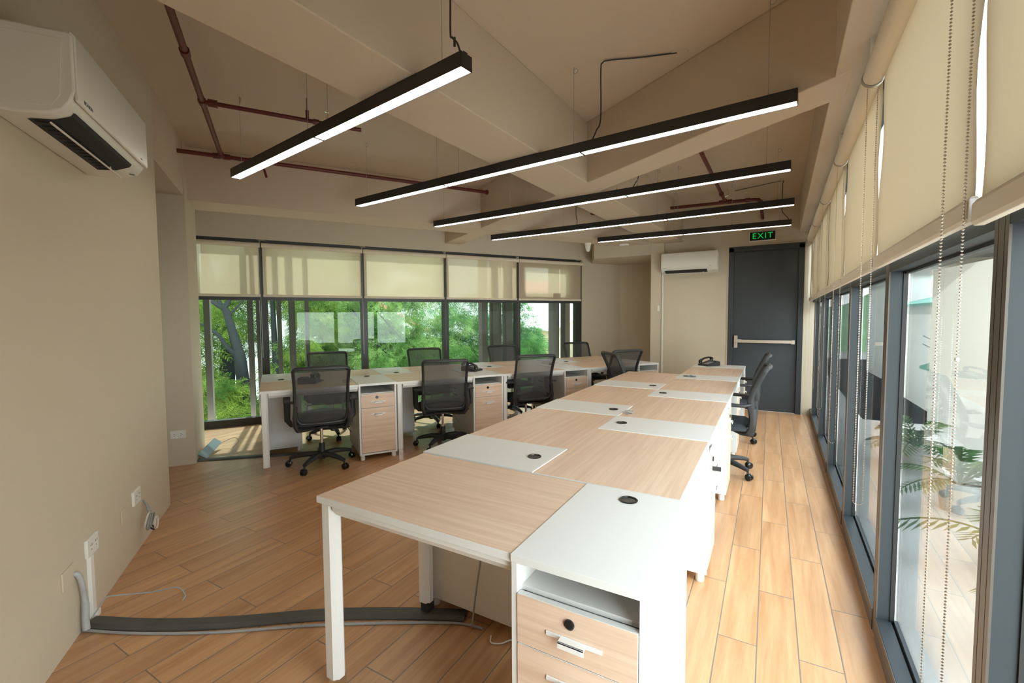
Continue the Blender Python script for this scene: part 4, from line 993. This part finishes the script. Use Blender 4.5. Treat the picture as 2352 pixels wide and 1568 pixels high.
def house(label, O, A, w, dpt, z0, z1, wallm, roofm, ridge, gable_front=True, wins=()):
    e = empty('house', (*O, 0), A, label, 'house', 'houses around the building')
    MB().box(0, w, 0, dpt, z0, z1).build('wall', wallm, e)
    r = MB(); o_ = 0.3
    if gable_front: r.prism([(0, 0), (1, 0), (1, 1)], 0, 0.001) if False else None
    if gable_front:
        a = [(-o_, z1-0.05), (w/2, z1+ridge), (w+o_, z1-0.05), (w+o_, z1+0.08), (w/2, z1+ridge+0.15), (-o_, z1+0.08)]
        f = [r.bm.verts.new((x, -o_, z)) for x, z in a]; b = [r.bm.verts.new((x, dpt+o_, z)) for x, z in a]
        r.bm.faces.new(f); r.bm.faces.new(b[::-1])
        for i in range(6): r.bm.faces.new((f[i], f[(i+1) % 6], b[(i+1) % 6], b[i]))
        g = MB(); v = [g.bm.verts.new(p) for p in ((0, 0.02, z1), (w, 0.02, z1), (w/2, 0.02, z1+ridge), (0, 0.1, z1), (w, 0.1, z1), (w/2, 0.1, z1+ridge))]
        g.bm.faces.new((v[0], v[1], v[2])); g.bm.faces.new((v[3], v[5], v[4])); g.bm.faces.new((v[0], v[3], v[4], v[1])); g.bm.faces.new((v[1], v[4], v[5], v[2])); g.bm.faces.new((v[2], v[5], v[3], v[0]))
        g.build('gable', wallm, e)
    else:
        r.profile([(-o_, z1), (dpt+o_, z1), (dpt+o_, z1+0.12), (dpt/2, z1+ridge), (-o_, z1+0.12)], -o_, w+o_)
    r.build('roof', roofm, e)
    for x, z, ww, hh in wins:
        wo = MB().box(x, x+ww, -0.05, 0.02, z, z+hh).build('window', 'housew', e)
        MB().box(x+0.08, x+ww-0.08, -0.07, -0.04, z+0.08, z+hh-0.08).build('pane', 'wallgl', wo)
    return e
house('cream house with white gable seen in the last left window', at(WO, WA, 12.6, 12), WA, 6, 6, -3.5, 0.75, 'housey', 'roofw', 1.3, True, ((1.3, -0.55, 0.95, 0.9),))
house('tall white house with small dark window beyond the last left window', at(WO, WA, 14.6, 19), WA, 9, 6, -3.5, 3.0, 'housew', 'roofr', 1.0, False, ((4.6, 1.9, 1.0, 0.7),))
house('house with a pinkish red roof glimpsed through the second left window', at(WO, WA, 2.2, 15), WA, 4.6, 5, -3.5, 0.7, 'housew', 'roofr', 1.4, True, ())
struct(MB().box(-60, 70, 0.25, 60, -3.7, -3.5).build('ground_left', 'ground', loc=(*WO, 0), rz=WA))

# ------------------------------------------------------------------ outside, right: ledge, plants, street, buildings
struct(MB().box(-6, 60, -60, -0.14, -3.72, -3.5).build('ground_right', 'asphalt', loc=(*RO, 0), rz=RA))
struct(MB().box(-5, 7, -1.7, -0.14, -0.45, -0.30).build('ledge', 'pave', loc=(*RO, 0), rz=RA))
struct(MB().box(-5, 60, -2.9, -1.0, -3.5, -3.3).build('pavement', 'pave', loc=(*RO, 0), rz=RA))
house('white building with green roof edge seen through the near right window', (7.0, 28.0), R_(0), 9, 8, -3.5, 1.9, 'housew', 'roofg', 1.2, True, ((0.6, -0.6, 1.0, 0.9), (2.6, -0.6, 1.0, 0.9)))
house('tall plain white block behind the green roofed building', (7.5, 38.0), R_(0), 14, 12, -3.5, 3.9, 'housew', 'roofw', 0.4, False, ())
house('low shop with a green awning roof beside the street', (6.3, 23.0), R_(3), 6, 3, -3.5, -1.0, 'housew', 'roofg', 0.5, False, ((1.2, -2.9, 1.2, 1.2),))
house('white house facing the aisle windows across the street', (11.5, 3.0), R_(96), 9, 8, -3.5, 2.2, 'housew', 'roofw', 1.6, True, ((1.5, -0.5, 1.2, 1.1), (5.5, -0.5, 1.2, 1.1)))
house('long white house across the street to the right', (21.0, 14.0), R_(92), 8, 8, -3.5, 1.4, 'housew', 'roofw', 1.6, False, ((2, -0.8, 1.2, 1.1), (6, -0.8, 1.2, 1.1)))
hl = MB()
def hillp(u, v):
    x = -40+150*u; y = 75+50*v
    h = 10.0*math.exp(-((x-45)/42)**2)*math.sin(min(1, v*1.6)*PI/2)+1.2*math.sin(x*0.35)*math.sin(min(1, v*2)*PI/2)
    return (x, y, -3.5+max(0, h)+2.5*v)
struct(hl.grid(hillp, 90, 12).build('hill', 'hill', smooth=True))
e = empty('utility_pole', (5.35, 19.0, -3.5), 0, 'utility pole with wires in the near right window view', 'pole')
MB().cyl((0, 0, 0), (0, 0, 8.2), 0.09, 10, 0.06).build('pole', 'housew', e)
MB().box(-0.9, 0.9, -0.05, 0.05, 7.0, 7.1).box(-0.6, 0.6, -0.05, 0.05, 6.5, 6.6).build('cross_arm', 'grey', e)
MB().tube(smooth_path([(0, 0, 4.9), (-0.3, 0, 5.1), (-0.8, 0, 5.15)], 4), 0.03, 6).build('lamp_arm', 'grey', e)
w = MB()
for x, z in ((-0.85, 7.12), (0.85, 7.12), (-0.5, 6.62), (0.5, 6.62), (0.0, 4.1), (0, 3.8)):
    w.tube([(x-0.4*t, -9+12*t, z-0.4*math.sin(PI*t)) for t in np.linspace(0, 1, 14)], 0.018, 5)
w.build('wires', 'black', e)
e = empty('car', (9.4, 32.4, -3.5), R_(80), 'small teal car parked in the street beyond the right windows', 'car')
MB().profile([(-0.8, 0.25), (0.8, 0.25), (0.82, 0.75), (0.78, 0.9), (-0.78, 0.9), (-0.82, 0.75)], -2.0, 2.0).build('body', 'teal', e, bevel=0.08, seg=3, smooth=True)
MB().profile([(-0.72, 0.9), (0.72, 0.9), (0.58, 1.42), (-0.58, 1.42)], -1.4, 0.9).build('cabin', 'dglass', e, bevel=0.05)
MB().box(-1.3, 0.75, -0.57, 0.57, 1.40, 1.46).build('roof', 'teal', e, bevel=0.02)
for x in (-1.25, 1.25):
    for y in (-0.78, 0.62): MB().tube([(x, y, 0.3), (x, y+0.16, 0.3)], 0.3, 18).build('wheel', 'black', e)
def palm(loc, n, L, seed, label):
    e = empty('potted_palm', loc, 0, label, 'plant', 'leafy plants outside the near right window'); rg = random.Random(seed)
    MB().lathe([(0.0, 0), (0.12, 0), (0.16, 0.26), (0.15, 0.26), (0.13, 0.22), (0, 0.22)], n=18).build('pot', 'pave', e)
    for k in range(n):
        a = rg.uniform(0, 6.28); el = rg.uniform(0.5, 1.3); l = L*rg.uniform(0.7, 1.1); mb = MB()
        dx, dy = math.cos(a), math.sin(a)
        P = [Vector((dx*l*t*math.cos(el), dy*l*t*math.cos(el), 0.22+l*t*math.sin(el)-0.55*l*t*t)) for t in np.linspace(0, 1, 15)]
        mb.tube(P, [0.006]*15, 4)
        for i in range(3, 15):
            t = (P[i]-P[i-1]).normalized(); sd_ = Vector((-dy, dx, 0)); w_ = 0.22*math.sin(PI*(i-1)/15)*l+0.02
            for sg in (-1, 1):
                q = P[i]+(sd_*sg+t*0.7).normalized()*w_+Vector((0, 0, -0.25*w_))
                m1 = P[i].lerp(q, 0.4)+t*0.014; m2 = P[i].lerp(q, 0.4)-t*0.014
                mb.bm.faces.new([mb.bm.verts.new(x) for x in (P[i], m1, q, m2)])
        mb.build('frond', 'leafC' if k % 3 else 'leafB', e)
palm((1.35, 2.75, -0.30), 16, 0.75, 3, 'leafy palm on the ledge, nearest outside the right windows')
palm((1.40, 3.9, -0.30), 16, 0.75, 4, 'leafy palm on the ledge, second outside the right windows')
palm((1.45, 5.2, -0.30), 14, 0.7, 5, 'leafy palm on the ledge, third outside the right windows')
palm((1.45, 6.5, -0.30), 14, 0.7, 6, 'leafy palm on the ledge, farthest outside the right windows')
